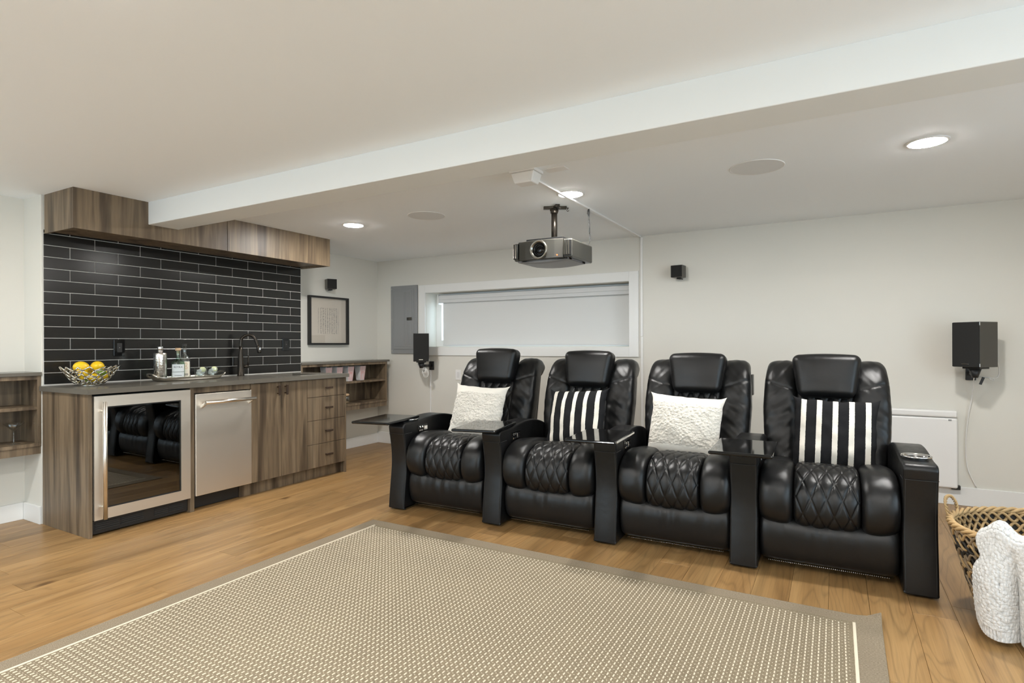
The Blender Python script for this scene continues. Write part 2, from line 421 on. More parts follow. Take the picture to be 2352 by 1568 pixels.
def framed(x0, x1, z0, z1, y0, y1, w): 
    return join(rbox(x0, x0+w, y0, y1, z0, z1), rbox(x1-w, x1, y0, y1, z0, z1), rbox(x0+w, x1-w, y0, y1, z0, z0+w), rbox(x0+w, x1-w, y0, y1, z1-w, z1))
d1 = struct('added_door_1', framed(DX0, DX1, .05, 2.05, YF-.1, YF-.04, .07), 'trim', 'unseen white framed glass door added to let daylight in')  # unseen glazed opening, added so sky light brightens the room
struct('pane', rbox(DX0+.07, DX1-.07, YF-.075, YF-.067, .12, 1.98, .001), 'pane', parent=d1)
def portal(loc, d, w, h):
    L = bpy.data.lights.new('daylight_portal', 'AREA'); L.shape = 'RECTANGLE'; L.size = w; L.size_y = h; L.cycles.is_portal = True
    o = bpy.data.objects.new('daylight_portal', L); COL.objects.link(o); o.location = loc; o.rotation_euler = Vector(d).to_track_quat('-Z', 'Y').to_euler()
portal(((DX0+DX1)/2, YF-.13, 1.05), (0, 1, 0), DX1-DX0, 2.0)
portal((XR+.13, (RY_0+RY_1)/2, (RZ_0+RZ_1)/2), (-1, 0, 0), RY_1-RY_0, RZ_1-RZ_0)
w2g = framed(RY_0, RY_1, RZ_0, RZ_1, 0, .06, .07)
w2 = struct('added_window_2', ([(XR+.03+v[1], v[0], v[2]) for v in w2g[0]], w2g[1]), 'trim', 'unseen wide white framed window added in the right wall for daylight')  # added out of view to lift daylight on ceiling and bar fronts
struct('pane', rbox(XR+.055, XR+.062, RY_0+.07, RY_1-.07, RZ_0+.07, RZ_1-.07, .001), 'pane', parent=w2)
# baseboards
bh = .118
struct('baseboard_left', rbox(XN, XN+.014, YF, BY0-.013, 0, bh, .002), 'trim', 'white baseboard under the left shelf')
struct('baseboard_return', rbox(XN+.014, XW+.001, BY0-.014, BY0, 0, bh, .002), 'trim', 'short white baseboard on the wall return beside the bar')
struct('baseboard_niche', rbox(XN, XN+.014, BY1, YB-.014, 0, bh, .002), 'trim', 'white baseboard under the right shelf')
struct('baseboard_back', rbox(XN, XR, YB-.014, YB, 0, .136, .003), 'trim', 'white baseboard along the window wall')
# window
w1 = struct('window_1', framed(WX0, WX1, WZ0, WZ1, YB+.205, YB+.25, .075), 'trim', 'low wide basement window behind a roller blind')
struct('pane', rbox(WX0+.075, WX1-.075, YB+.225, YB+.231, WZ0+.075, WZ1-.075, .001), 'pane', parent=w1)
struct('trim_1', framed(-4.255, -1.62, 1.075, 1.893, YB-.016, YB, .0925), 'trim', 'flat white casing around the window')
rbl = thing('roller_blind', 'closed white roller blind filling the basement window recess', 'blind', (-2.93, YB+.17, WZ0))
mk('valance', join(rbox(-4.058, -1.716, YB+.11, YB+.19, 1.725, 1.778, .006), rbox(-4.058, -1.716, YB+.113, YB+.19, 1.688, 1.725, .003)), 'blindbox', rbl)
mk('fabric', rbox(-4.022, -1.722, YB+.150, YB+.153, 1.196, 1.71, .001), 'blind', rbl)
mk('hem_bar', rbox(-4.022, -1.722, YB+.145, YB+.158, 1.186, 1.204, .004), 'blindbox', rbl)
mk('end_bracket', rbox(-4.070, -4.058, YB+.10, YB+.19, 1.67, 1.782, .003), 'whitepl', rbl)
# ================================================================ BACKSPLASH
ty0, ty1, tz0, tz1 = 1.797, 3.925, .93, 1.985
bs = mk('backsplash', rbox(XW+.0005, XW+.006, ty0-.006, ty1+.004, tz0, tz1, .001), 'grout', label='wall of long black glazed tiles laid in running bond behind the bar', cat='backsplash')
tw, th_, gp = .3085, .0788, .0036
def tile_mesh(w, h): return mesh_of('tile', rbox(0, .0058, 0, w, 0, h, .0014, 1))
cache = {}
r0top = 1.9595
for k in range(-1, 14):
    z1 = r0top - k*th_; z0 = z1-th_+gp; z1 = min(z1, tz1); z0 = max(z0, tz0+.002)
    if z1-z0 < .008: continue
    y = ty0 if k % 2 == 0 else ty0 - tw/2
    while y < ty1:
        a, b = max(y, ty0), min(y+tw-gp, ty1)
        if b-a > .01:
            key = (round(b-a, 4), round(z1-z0, 4))
            if key not in cache:
                me = tile_mesh(b-a, z1-z0); me.materials.append(M['tile']); cache[key] = me
            o = bpy.data.objects.new('tile', cache[key]); COL.objects.link(o); o.parent = bs
            o.location = Vector((XW+.003, a, z0))-ORG[bs.name]
            o.rotation_euler = (0, random.uniform(-.004, .004), random.uniform(-.0015, .0015))
        y += tw
# ================================================================ BULKHEAD over the bar
bk = thing('bulkhead', 'walnut veneer bulkhead boxed above the black tile and around the beam', 'bulkhead', (-4.45, 2.87, 1.96))
SX = -4.25
mk('side_panel', rbox(XW+.012, SX-.018, 1.80, 1.818, 1.957, ZC, .001), 'walnut', bk)
mk('side_panel', rbox(XW+.012, SX-.018, 3.922, 3.94, 1.957, ZC, .001), 'walnut', bk)
mk('front_panel', rbox(SX-.018, SX, 1.80, 2.868, 1.957, ZC, .001), 'walnut', bk)
mk('front_panel', rbox(SX-.018, SX, 2.8705, 3.94, 1.957, ZC, .001), 'walnut', bk)
mk('bottom_panel', rbox(XW+.012, SX-.018, 1.818, 3.922, 1.974, 1.99, .001), 'walnut', bk)
# ================================================================ BAR UNITS
BX = -4.64
mk('end_panel', rbox(BX, XF, 1.785, 1.806, 0, .897, .001), 'walnut', label='tall walnut end panel closing the bar beside the wine cooler', cat='panel')
mk('divider_panel', rbox(BX, XF, 2.426, 2.456, 0, .897, .001), 'walnut', label='narrow walnut upright between wine cooler and dishwasher', cat='panel')
mk('filler_strip', rbox(BX, XF-.012, 2.457, 2.917, .852, .897, .001), 'walnut', label='walnut filler strip above the dishwasher door', cat='panel')
# cooler
co = thing('beverage_cooler', 'stainless framed glass door drinks cooler at the left end of the bar', 'cooler', (-4.33, 2.115, 0))
cx0 = -4.06
mk('cabinet_body', join(rbox(BX+.01, cx0-.01, 1.81, 1.83, .1, .885), rbox(BX+.01, cx0-.01, 2.402, 2.422, .1, .885), rbox(BX+.01, BX+.03, 1.83, 2.402, .1, .885), rbox(BX+.03, cx0-.01, 1.83, 2.402, .1, .12), rbox(BX+.03, cx0-.01, 1.83, 2.402, .865, .885)), 'darkin', co)
for z in (.36, .6): 
    mk('shelf', join(*[tube([(BX+.04, 1.835+.035*i, z), (cx0-.06, 1.835+.035*i, z)], .003, 6) for i in range(17)], rbox(cx0-.06, cx0-.048, 1.832, 2.40, z-.012, z+.012, .002)), 'bronze', co)
dr = mk('door', slab_hole(0, cx0, XF+.012, 1.812, 2.422, .106, .882, 1.879, 2.355, .173, .814), 'steel', co)
mk('glass', rbox(cx0+.012, XF+.006, 1.872, 2.362, .166, .821, .001), 'cooler_glass', dr)
mk('gasket', framed(1.879, 2.355, .173, .814, 0, 1, .008) and [(XF+.0065 if v[1] < .5 else XF+.0085, v[0], v[2]) for v in framed(1.879, 2.355, .173, .814, 0, 1, .008)[0]] and (
    [(XF+.0065 if v[1] < .5 else XF+.0085, v[0], v[2]) for v in framed(1.879, 2.355, .173, .814, 0, 1, .008)[0]], framed(1.879, 2.355, .173, .814, 0, 1, .008)[1]), 'blackpl', dr)
mk('handle', join(tube([(XF+.062, 1.85, .116), (XF+.062, 1.85, .85)], .0125, 14), *[tube([(XF+.010, 1.85, z), (XF+.06, 1.85, z)], .007, 8) for z in (.19, .79)]), 'satin', dr, 'caps', label='round brushed steel bar handle')
gr = mk('kick_grille', rbox(BX+.05, cx0+.004, 1.813, 2.421, .012, .098, .002), 'blackpl', co)
for i, (a, b) in enumerate(((1.83, 1.97), (1.98, 2.12), (2.19, 2.28), (2.29, 2.39))):
    for q in range(4): mk('slat', rbox(cx0+.004, cx0+.009, a, b, .035+.013*q, .042+.013*q, .001), 'darkin', gr)
# dishwasher
dw = thing('dishwasher', 'slim stainless dishwasher with a bar handle beside the drinks cooler', 'dishwasher', (-4.33, 2.69, 0))
mk('tub', rbox(BX+.01, cx0-.002, 2.460, 2.914, .102, .848, .003), 'darkin', dw)
dd = mk('door', rbox(cx0, XF+.012, 2.460, 2.914, .108, .846, .004, 2), 'steel', dw)
hz = .785
mk('handle', join(tube([(XF+.075, 2.495, hz), (XF+.075, 2.905, hz)], .0135, 14), *[deform(rbox(XF+.008, XF+.07, y-.007, y+.007, hz-.012, hz+.012, .002), lambda x, y, z: (x, y, z - (XF+.07-x)*.55)) for y in (2.508, 2.892)]), 'satin', dd, 'caps', label='round brushed steel bar handle on angled brackets')
mk('kick_plate', rbox(cx0-.05, cx0-.035, 2.458, 2.85, .005, .10, .002), 'blackpl', dw)
# sink cabinet + drawers
fx0 = XF-.02
sc = thing('sink_cabinet', 'walnut veneer sink cabinet with two flat doors', 'cabinet', (-4.33, 3.195, .1))
mk('carcass', rbox(BX, fx0-.001, 2.918, 3.4695, .103, .68, .001), 'walnut', sc)
for k, (a, b) in enumerate(((2.9205, 3.199), (3.202, 3.4695))):
    d = mk('door', rbox(fx0, XF, a, b, .106, .892, .001), 'walnut', sc)
    yy = 3.163 if k == 0 else 3.238
    mk('handle', join(rbox(XF+.026, XF+.038, yy-.0085, yy+.0085, .785, .868, .002), rbox(XF, XF+.028, yy-.005, yy+.005, .795, .805, .001), rbox(XF, XF+.028, yy-.005, yy+.005, .848, .858, .001)), 'pull', d)
du = thing('drawer_unit', 'walnut veneer unit of four stacked drawers at the right end of the bar', 'drawers', (-4.33, 3.7, .1))
mk('carcass', rbox(BX, fx0-.001, 3.4705, 3.908, .103, .68, .001), 'walnut', du)
for (a, b, hz_) in ((.735, .892, .812), (.527, .7315, .634), (.315, .5235, .424), (.106, .3115, .21)):
    d = mk('drawer_front', rbox(fx0, XF, 3.4725, 3.908, a, b, .0012), 'walnut', du)
    mk('handle', join(rbox(XF+.024, XF+.036, 3.662, 3.738, hz_-.009, hz_+.009, .002), rbox(XF, XF+.026, 3.674, 3.684, hz_-.005, hz_+.005, .001), rbox(XF, XF+.026, 3.716, 3.726, hz_-.005, hz_+.005, .001)), 'pull', d)
mk('end_panel', rbox(BX, XF+.002, 3.909, 3.927, 0, .897, .001), 'walnut', label='thin walnut end panel beside the drawer fronts', cat='panel')
mk('toe_kick', rbox(XF-.075, XF-.057, 2.855, 3.909, 0, .1, .001), 'walnut', label='recessed walnut toe kick under the doors and drawers', cat='plinth')
# worktop with sink
SY0, SY1, SXa, SXb = 3.30, 3.70, -4.50, -4.16
wt = mk('worktop', slab_hole(2, .897, .93, XW+.011, XF+.03, 1.768, 3.94, SXa, SXb, SY0, SY1), 'top', label='taupe stone worktop running the whole length of the bar', cat='worktop')
sk = thing('sink', 'dark undermount sink set into the taupe worktop', 'sink', ((SXa+SXb)/2, (SY0+SY1)/2, .70))
t_ = .008
mk('basin', join(rbox(SXa-t_, SXa, SY0-t_, SY1+t_, .70, .896), rbox(SXb, SXb+t_, SY0-t_, SY1+t_, .70, .896), rbox(SXa, SXb, SY0-t_, SY0, .70, .896), rbox(SXa, SXb, SY1, SY1+t_, .70, .896), rbox(SXa, SXb, SY0, SY1, .70, .708)), 'bronze', sk)
mk('drain', lathe([(.0, .708), (.035, .708), (.04, .712), (.02, .713), (0, .711)], ((SXa+SXb)/2, (SY0+SY1)/2, 0), 20), 'chrome', sk, True)
# faucet
FX, FY = -4.565, 3.205
fa = thing('faucet', 'dark gooseneck pull-down bar faucet on the worktop', 'faucet', (FX, FY, .93))
mk('base', lathe([(.0, .93), (.031, .93), (.031, .935), (.028, .94), (.0255, 1.03), (.021, 1.09), (.0155, 1.15), (.0145, 1.19), (0, 1.19)], (FX, FY, 0), 20), 'bronze', fa, True)
fp = catmull([(FX, FY, 1.17), (FX, FY, 1.215), (FX+.006, FY+.006, 1.258), (FX+.03, FY+.03, 1.287), (FX+.058, FY+.058, 1.288), (FX+.08, FY+.08, 1.262), (FX+.092, FY+.092, 1.22), (FX+.099, FY+.099, 1.19)], 6)
mk('spout', tube(fp, .0125, 12), 'bronze', fa, True)
mk('spray_head', tube([(FX+.098, FY+.098, 1.195), (FX+.1, FY+.1, 1.185), (FX+.105, FY+.105, 1.16), (FX+.108, FY+.108, 1.14), (FX+.109, FY+.109, 1.130)], [.0135, .0155, .0165, .0175, .016], 14), 'bronze', fa, True)
mk('button', rbox(FX+.119, FX+.125, FY+.098, FY+.11, 1.155, 1.18, .003), 'chrome', fa)
mk('lever', join(tube([(FX+.008, FY+.02, 1.012), (FX+.022, FY+.062, 1.012)], .0145, 12), tube([(FX+.02, FY+.056, 1.012), (FX+.021, FY+.058, 1.06), (FX+.022, FY+.06, 1.11)], [.006, .005, .0055], 8)), 'bronze', fa, 'caps')
# outlets
def outlet(y, z, label):
    t = thing('wall_outlet', label, 'outlet', (XW+.0105, y, z-.062), group='black outlets on the tiled wall')
    mk('cover_plate', rbox(XW+.0105, XW+.017, y-.039, y+.039, z-.062, z+.062, .004, 2), 'blackgl', t)
    mk('socket', rbox(XW+.017, XW+.0195, y-.017, y+.017, z-.034, z+.034, .001), 'blackpl', t)
    for q in (-.017, .017):
        mk('slot', join(rbox(XW+.0195, XW+.0202, y-.008, y-.006, z+q-.005, z+q+.005, .0003), rbox(XW+.0195, XW+.0202, y+.006, y+.008, z+q-.005, z+q+.005, .0003)), 'darkin', t)
    mk('screw', lathe([(0, .0195), (.0025, .0195), (.0025, .0202), (0, .0204)], (XW, y, z), 8, 'x'), 'chrome', t)
outlet(2.26, 1.184, 'black outlet plate on the tiles above the fruit bowl')
outlet(3.742, 1.206, 'black outlet plate on the tiles right of the faucet')
# ================================================================ BAR TOP ITEMS
# lattice fruit bowl
bc = (-4.39, 1.955)
bo = thing('fruit_bowl', 'silver openwork lattice bowl holding lemons', 'bowl', (bc[0], bc[1], .93))
def bowlp(a, t):
    r = .052 + .112*t**.72; z = .936 + .125*t**1.25
    return Vector((bc[0]+r*math.cos(a), bc[1]+r*math.sin(a), z))
tb = []; NB, NR = 15, 6
def node(i, j):
    rs = random.Random(i % NB*31+j*7); jit = .11 if j < NR else .2
    a = 2*math.pi*((i+.5*(j % 2))/NB) + rs.uniform(-jit, jit)*.9; t = min(1.04, max(0, (j/NR) + rs.uniform(-.035, .045)*(j > 0)))
    return bowlp(a, t)
for j in range(NR+1):
    for i in range(NB):
        p = node(i, j)
        if j < NR:
            for di in ((0, -1) if j % 2 == 0 else (0, 1)):
                q = node(i+di, j+1); mid = (p+q)/2; tb.append(tube([p, mid+Vector((0, 0, -.001)), q], [.0050, .0040, .0050], 6))
        if j == 0 or (j % 2 == 1 and i % 2 == j//2 % 2): 
            q = node(i+1, j); tb.append(tube([p, (p+q)/2, q], .0046, 6))
mk('lattice', join(*tb), 'silver', bo, True)
mk('foot', lathe([(0, .9305), (.058, .9305), (.062, .934), (.056, .939), (0, .939)], (*bc, 0), 24), 'silver', bo, True)
lp = [(0, -.041), (.006, -.0405), (.010, -.036), (.020, -.029), (.0275, -.014), (.0295, 0), (.0275, .014), (.020, .028), (.011, .0355), (.007, .0395), (0, .041)]
fruits = [('lemon', (-.008, -.046, 1.052), (1.3, .2, .3), 1.42, 'large lemon on top of the bowl, nearer the left rim'), ('lemon', (-.002, .046, 1.053), (1.4, .3, 1.0), 1.4, 'large lemon on top of the bowl, nearer the tray'),
          ('lemon', (.055, -.062, 1.005), (.3, 1.2, 0), .98, 'lemon low behind the left front lattice'), ('lemon', (.062, -.002, .985), (1.5, 0, .2), .98, 'lemon showing through the middle of the lattice'),
          ('lemon', (.048, .068, 1.0), (1.2, .5, 1), .98, 'lemon low behind the right front lattice'), ('lemon', (-.07, .03, 1.0), (1, .5, 1), 1, 'lemon at the back of the bowl'),
          ('lime', (.078, .030, 1.022), (1.35, .2, -.4), .8, 'green lime peeking through the front rim of the bowl'), ('lime', (-.005, 0, .97), (1.4, 0, 1), .85, 'green lime at the bottom of the bowl'),]
for nm, off, rot, sc_, lab in fruits:
    g = xf(lathe(lp, seg=18), (bc[0]+off[0], bc[1]+off[1], off[2]), rot, (sc_,)*3)
    mk(nm, g, nm, None, True, label=lab, cat=nm, group='citrus in the silver bowl')
# tray
tc = (-4.42, 2.645)
def trayf(u, v):
    a = 2*math.pi*u; e = 4.0
    ca_, sa_ = math.cos(a), math.sin(a)
    q = (abs(ca_)**e+abs(sa_)**e)**(-1/e)
    L, w = .262, .088
    prof = [(0, .006), (.5, .006), (.86, .007), (.94, .012), (1.0, .026), (1.02, .030), (1.03, .028), (1.0, .018), (.94, .006), (.86, .0), (0, .0)]
    k = v*(len(prof)-1); i = min(int(k), len(prof)-2); f = k-i
    r = prof[i][0]*(1-f)+prof[i+1][0]*f; z = prof[i][1]*(1-f)+prof[i+1][1]*f
    yy = L*sa_*q*r; lift = max(0, abs(yy)/L-.9)*.10 if r > .9 else 0
    return (tc[0]+w*ca_*q*r, tc[1]+yy, .9305+z+lift)
ty = thing('serving_tray', 'long silver tray with curled loop handles on the worktop', 'tray', (*tc, .93))
mk('pan', grid(trayf, 56, 31, True), 'silver', ty, True)
for sg in (-1, 1):
    hp = catmull([(tc[0]-.055, tc[1]+sg*.257, .957), (tc[0]-.05, tc[1]+sg*.278, .975), (tc[0]-.02, tc[1]+sg*.286, .988), (tc[0]+.02, tc[1]+sg*.286, .988), (tc[0]+.05, tc[1]+sg*.278, .975), (tc[0]+.055, tc[1]+sg*.257, .957)], 6)
    mk('loop_handle', tube(hp, .007, 10), 'silver', ty, True)
zt = .9375
sh = thing('cocktail_shaker', 'tall hammered silver cocktail shaker on the tray', 'shaker', (-4.42, 2.435, zt))
mk('body', lathe([(0, zt), (.040, zt), (.043, zt+.004), (.044, zt+.19), (.043, zt+.203), (.037, zt+.208), (0, zt+.208)], (-4.42, 2.435, 0), 32), 'hammer', sh, True)
mk('cap', lathe([(0, zt+.208), (.019, zt+.208), (.0195, zt+.25), (.018, zt+.254), (0, zt+.254)], (-4.42, 2.435, 0), 24), 'chrome', sh, 'caps')
def bottle(loc, prof, label, glass, name='liquor_bottle'):
    t = thing(name, label, 'bottle', (*loc, zt), group='bottles on the bar tray')
    n = len(prof); inner = [(max(r-.003, 0), z+ (.005 if i == 0 else 0)) for i, (r, z) in enumerate(prof)]
    mk('glass_body', lathe([(r, zt+z) for r, z in prof]+[(r, zt+z) for r, z in reversed(inner)], (*loc, 0), 24, cap=False), glass, t, True)
    return t
b1 = (-4.385, 2.548); t1 = bottle(b1, [(0, 0), (.038, 0), (.045, .004), (.046, .12), (.043, .136), (.020, .152), (.014, .165), (.0135, .215), (.0155, .222)], 'squat clear green-tinted bottle with a wooden stopper and pale label', 'glassg')
mk('stopper', lathe([(0, zt+.19), (.010, zt+.19), (.0105, zt+.222), (.0185, zt+.223), (.019, zt+.238), (.017, zt+.242), (0, zt+.242)], (*b1, 0), 18), 'cork', t1, 'caps')
def label_arc(c, r, a0, a1, z0, z1): return grid(lambda u, v: (c[0]+r*math.cos(a0+(a1-a0)*u), c[1]+r*math.sin(a0+(a1-a0)*u), z0+(z1-z0)*v), 17, 2)
fa0 = math.radians(-30)
lb = mk('label', label_arc(b1, .0466, fa0-1.0, fa0+1.0, zt+.062, zt+.118), 'label', t1); mk('label', label_arc(b1, .0466, fa0-1.0, fa0+1.0, zt+.012, zt+.059), 'label', t1)
def text(name, body, size, loc, face, mat, parent, r=None, ctr=None):
    cu_ = bpy.data.curves.new(name, 'FONT'); cu_.body = body; cu_.size = size; cu_.align_x = 'CENTER'; cu_.align_y = 'CENTER'
    tmp = bpy.data.objects.new('tmp', cu_); COL.objects.link(tmp); dg = bpy.context.evaluated_depsgraph_get()
    me = bpy.data.meshes.new_from_object(tmp.evaluated_get(dg)); V = [tuple(v.co) for v in me.vertices]; F = [tuple(p.vertices) for p in me.polygons]
    bpy.data.objects.remove(tmp, do_unlink=True); bpy.data.meshes.remove(me)
    if r: V = [(ctr[0]+r*math.cos(face+x/r), ctr[1]+r*math.sin(face+x/r), loc[2]+y) for x, y, z in V]
    else: V = [(loc[0]+x*math.cos(face+math.pi/2), loc[1]+x*math.sin(face+math.pi/2), loc[2]+y) for x, y, z in V]
    return mk(name, (V, F), mat, parent)
text('lettering', 'REYKA', .021, (0, 0, zt+.097), fa0, 'ink', t1, .0469, b1)
mk('print_line', label_arc(b1, .0468, fa0-.55, fa0+.55, zt+.033, zt+.036), 'ink', t1)
b2 = (-4.43, 2.625); t2 = bottle(b2, [(0, 0), (.034, 0), (.040, .004), (.041, .145), (.037, .165), (.018, .187), (.0135, .2), (.0135, .255), (.0160, .258), (.016, .266)], 'taller clear round bottle with a cream and orange label', 'glass')
mk('stopper', lathe([(0, zt+.24), (.010, zt+.24), (.0105, zt+.262), (.016, zt+.266), (.0155, zt+.273), (0, zt+.274)], (*b2, 0), 16), 'blackpl', t2, 'caps')
mk('label', label_arc(b2, .0416, fa0-.95, fa0+.95, zt+.022, zt+.138), 'label2', t2)
hp = catmull([(-.008, .118), (0, .127), (.008, .118), (.003, .104), (-.008, .10), (-.008, .088), (.002, .08), (.009, .09), (0, .1)], 5)
mk('emblem', tube([(b2[0]+.0424*math.cos(fa0+.2+p[0]/.0424), b2[1]+.0424*math.sin(fa0+.2+p[0]/.0424), zt+p[1]) for p in hp], .0011, 5), 'orange', t2)
mk('print_line', join(*[label_arc(b2, .0420, fa0-.1, fa0+.6, zt+.03+.009*q, zt+.034+.009*q) for q in (0, 1)]), 'ink', t2)
for (gx, gy, lab) in ((-4.405, 2.737, 'short tumbler of iced drink with a lime wheel, beside the bottles'), (-4.425, 2.848, 'short tumbler of iced drink at the right end of the tray')):
    t = thing('tumbler', lab, 'glass', (gx, gy, zt), group='iced tumblers on the bar tray')
    mk('cup', lathe([(0, zt), (.036, zt), (.038, zt+.004), (.0475, zt+.085), (.0455, zt+.085), (.036, zt+.012), (0, zt+.010)], (gx, gy, 0), 24, cap=False), 'glass', t, True)
    for q in range(7):
        a = q*2.4; rr = .017 if q else 0
        mk('ice_cube', xf(rbox(-.012, .012, -.012, .012, -.012, .012, .004, 2), (gx+rr*math.cos(a), gy+rr*math.sin(a), zt+.028+.0065*q), (q, q*.7, q*.4)), 'ice', t, True)
    g = lathe([(0, -.003), (.021, -.003), (.0235, -.002), (.0235, .002), (.021, .003), (0, .003)], seg=22)
    lw = mk('lime_wheel', xf(g, (gx+.02, gy+.008, zt+.07), (.35, .9, .2)), 'limeflesh', t, 'caps')
# ================================================================ NICHE SHELVES
def shelf_unit(y0, y1, label, overl, overr):
    t = thing('wall_shelf', label, 'shelf', ((XN+XW)/2, (y0+y1)/2, .475))
    mk('top', rbox(XN+.002, XW+.012, y0-overl, y1+overr, 1.0, 1.023, .001), 'top', t)
    mk('top_rail', rbox(XN+.002, XW, y0, y1, .973, .9995, .001), 'walnut', t)
    mk('side', rbox(XN+.002, XW, y0, y0+.021, .548, .973, .001), 'walnut', t); mk('side', rbox(XN+.002, XW, y1-.021, y1, .548, .973, .001), 'walnut', t)
    mk('back_panel', rbox(XN+.002, XN+.010, y0+.021, y1-.021, .548, .973, .001), 'walnut', t)
    mk('shelf_board', rbox(XN+.010, XW-.004, y0+.0215, y1-.0215, .773, .795, .001), 'walnut', t)
    mk('bottom_board', rbox(XN+.002, XW, y0, y1, .526, .548, .001), 'walnut', t)
    mk('apron', rbox(XW-.03, XW-.008, y0, y1, .475, .526, .001), 'walnut', t)
    for ys in (y0+.0215, y1-.0215):
        for xx in (XN+.05, XW-.04):
            for zz in (.63, .68, .84, .89): mk('shelf_pin', lathe([(0, 0), (.003, 0), (.003, .003 if ys < (y0+y1)/2 else -.003), (0, .0035 if ys < (y0+y1)/2 else -.0035)], (xx, ys, zz), 8, 'y'), 'chrome', t)
    return t
shelf_unit(.45, BY0-.002, 'low walnut wall shelf with martini glasses left of the bar', 0, 0)
shelf_unit(3.935, 5.195, 'low walnut wall shelf with striped popcorn boxes right of the bar', 0, .032)
for (gx, gy, lab) in ((-4.74, 1.665, 'martini glass on the lower shelf nearest the bar'), (-4.74, 1.525, 'martini glass at the left edge of the view')):
    t = thing('martini_glass', lab, 'glass', (gx, gy, .548), group='martini glasses on the left shelf')
    mk('base', lathe([(0, .5485), (.034, .5485), (.034, .5505), (.012, .553), (.0045, .558), (0, .558)], (gx, gy, 0), 24), 'glass', t, True)
    mk('stem', lathe([(0, .557), (.0042, .557), (.0052, .565), (.0036, .575), (.0036, .615), (.0045, .635), (0, .635)], (gx, gy, 0), 12), 'glass', t, True)
    mk('cone', lathe([(0, .633), (.004, .634), (.057, .688), (.0556, .688), (.004, .637), (0, .636)], (gx, gy, 0), 28, cap=False), 'glass', t, True)
ords = ('nearest the bar', 'second from the bar', 'third from the bar', 'furthest from the bar')
for k, yc in enumerate((4.352, 4.506, 4.672, 4.855)):
    t = thing('popcorn_box', 'red and white striped popcorn box, ' + ords[k], 'popcorn box', (-4.76, yc, .795), group='popcorn boxes on the right shelf')
    xb0, xb1, z0, z1 = -4.80, -4.712, .7955, .960
    def tap(x, y, z, yc=yc): f = (z-z0)/(z1-z0); w = .68+.32*f; return ((x+4.756)*w-4.756, yc+(y-yc)*w, z)
    hw = .047
    mk('carton', join(deform(join(rbox(xb0, xb0+.002, yc-hw, yc+hw, z0, z1, .0005), rbox(xb0+.002, xb1-.002, yc-hw, yc-hw+.002, z0, z1-.006, .0005), rbox(xb0+.002, xb1-.002, yc+hw-.002, yc+hw, z0, z1-.006, .0005), rbox(xb1-.002, xb1, yc-hw, yc+hw, z0, z1-.008, .0005), rbox(xb0+.002, xb1-.002, yc-hw+.002, yc+hw-.002, z0, z0+.002, .0005)), tap)), 'card', t)
    for q in range(5):
        yy = yc-hw+.008+q*.0195
        mk('stripe', deform(rbox(xb1, xb1+.0005, yy-.0022, yy+.0035, z0+.004, z1-.004, .0002), tap), 'red', t)
        mk('scallop', deform(([(xb1-.001, yc-hw+.0188*q, z1-.010)]+[(xb1-.001, yc-hw+.0188*(q+.5)-.0094*math.cos(a), z1-.009+.008*math.sin(a)) for a in np.linspace(0, math.pi, 7)]+[(xb1-.001, yc-hw+.0188*(q+1), z1-.010)], [tuple(range(9))]), tap), 'card', t)
    cz = .882; yb_ = xb1+.0012
    mk('roundel', deform(lathe([(0, .0006), (.0165, .0006), (.0165, .001), (0, .001)], (xb1, yc, cz), 20, 'x'), tap), 'card', t)
    mk('ring', deform(join(lathe([(.0135, .0010), (.0160, .0010), (.0160, .0014), (.0135, .0014)], (xb1, yc, cz), 20, 'x', False), *[rbox(xb1+.001, xb1+.0014, yc-.009, yc+.009, cz-.006+.006*q, cz-.003+.006*q, .0002) for q in range(3)]), tap), 'red', t)
jr = thing('glass_jar', 'small clip-top glass jar on the lower right shelf', 'jar', (-4.75, 4.64, .548))
mk('jar_body', lathe([(0, .5485), (.032, .5485), (.035, .553), (.035, .622), (.031, .632), (.029, .632), (.032, .62), (.032, .556), (0, .553)], (-4.75, 4.632, 0), 24, cap=False), 'glass', jr, True)
mk('lid', lathe([(0, .634), (.033, .634), (.035, .638), (.034, .650), (.025, .656), (0, .657)], (-4.75, 4.632, 0), 24), 'cork', jr, True)
mk('coins', lathe([(0, .5545), (.030, .5545), (.030, .565), (0, .568)], (-4.75, 4.632, 0), 20), 'cork', jr, True)
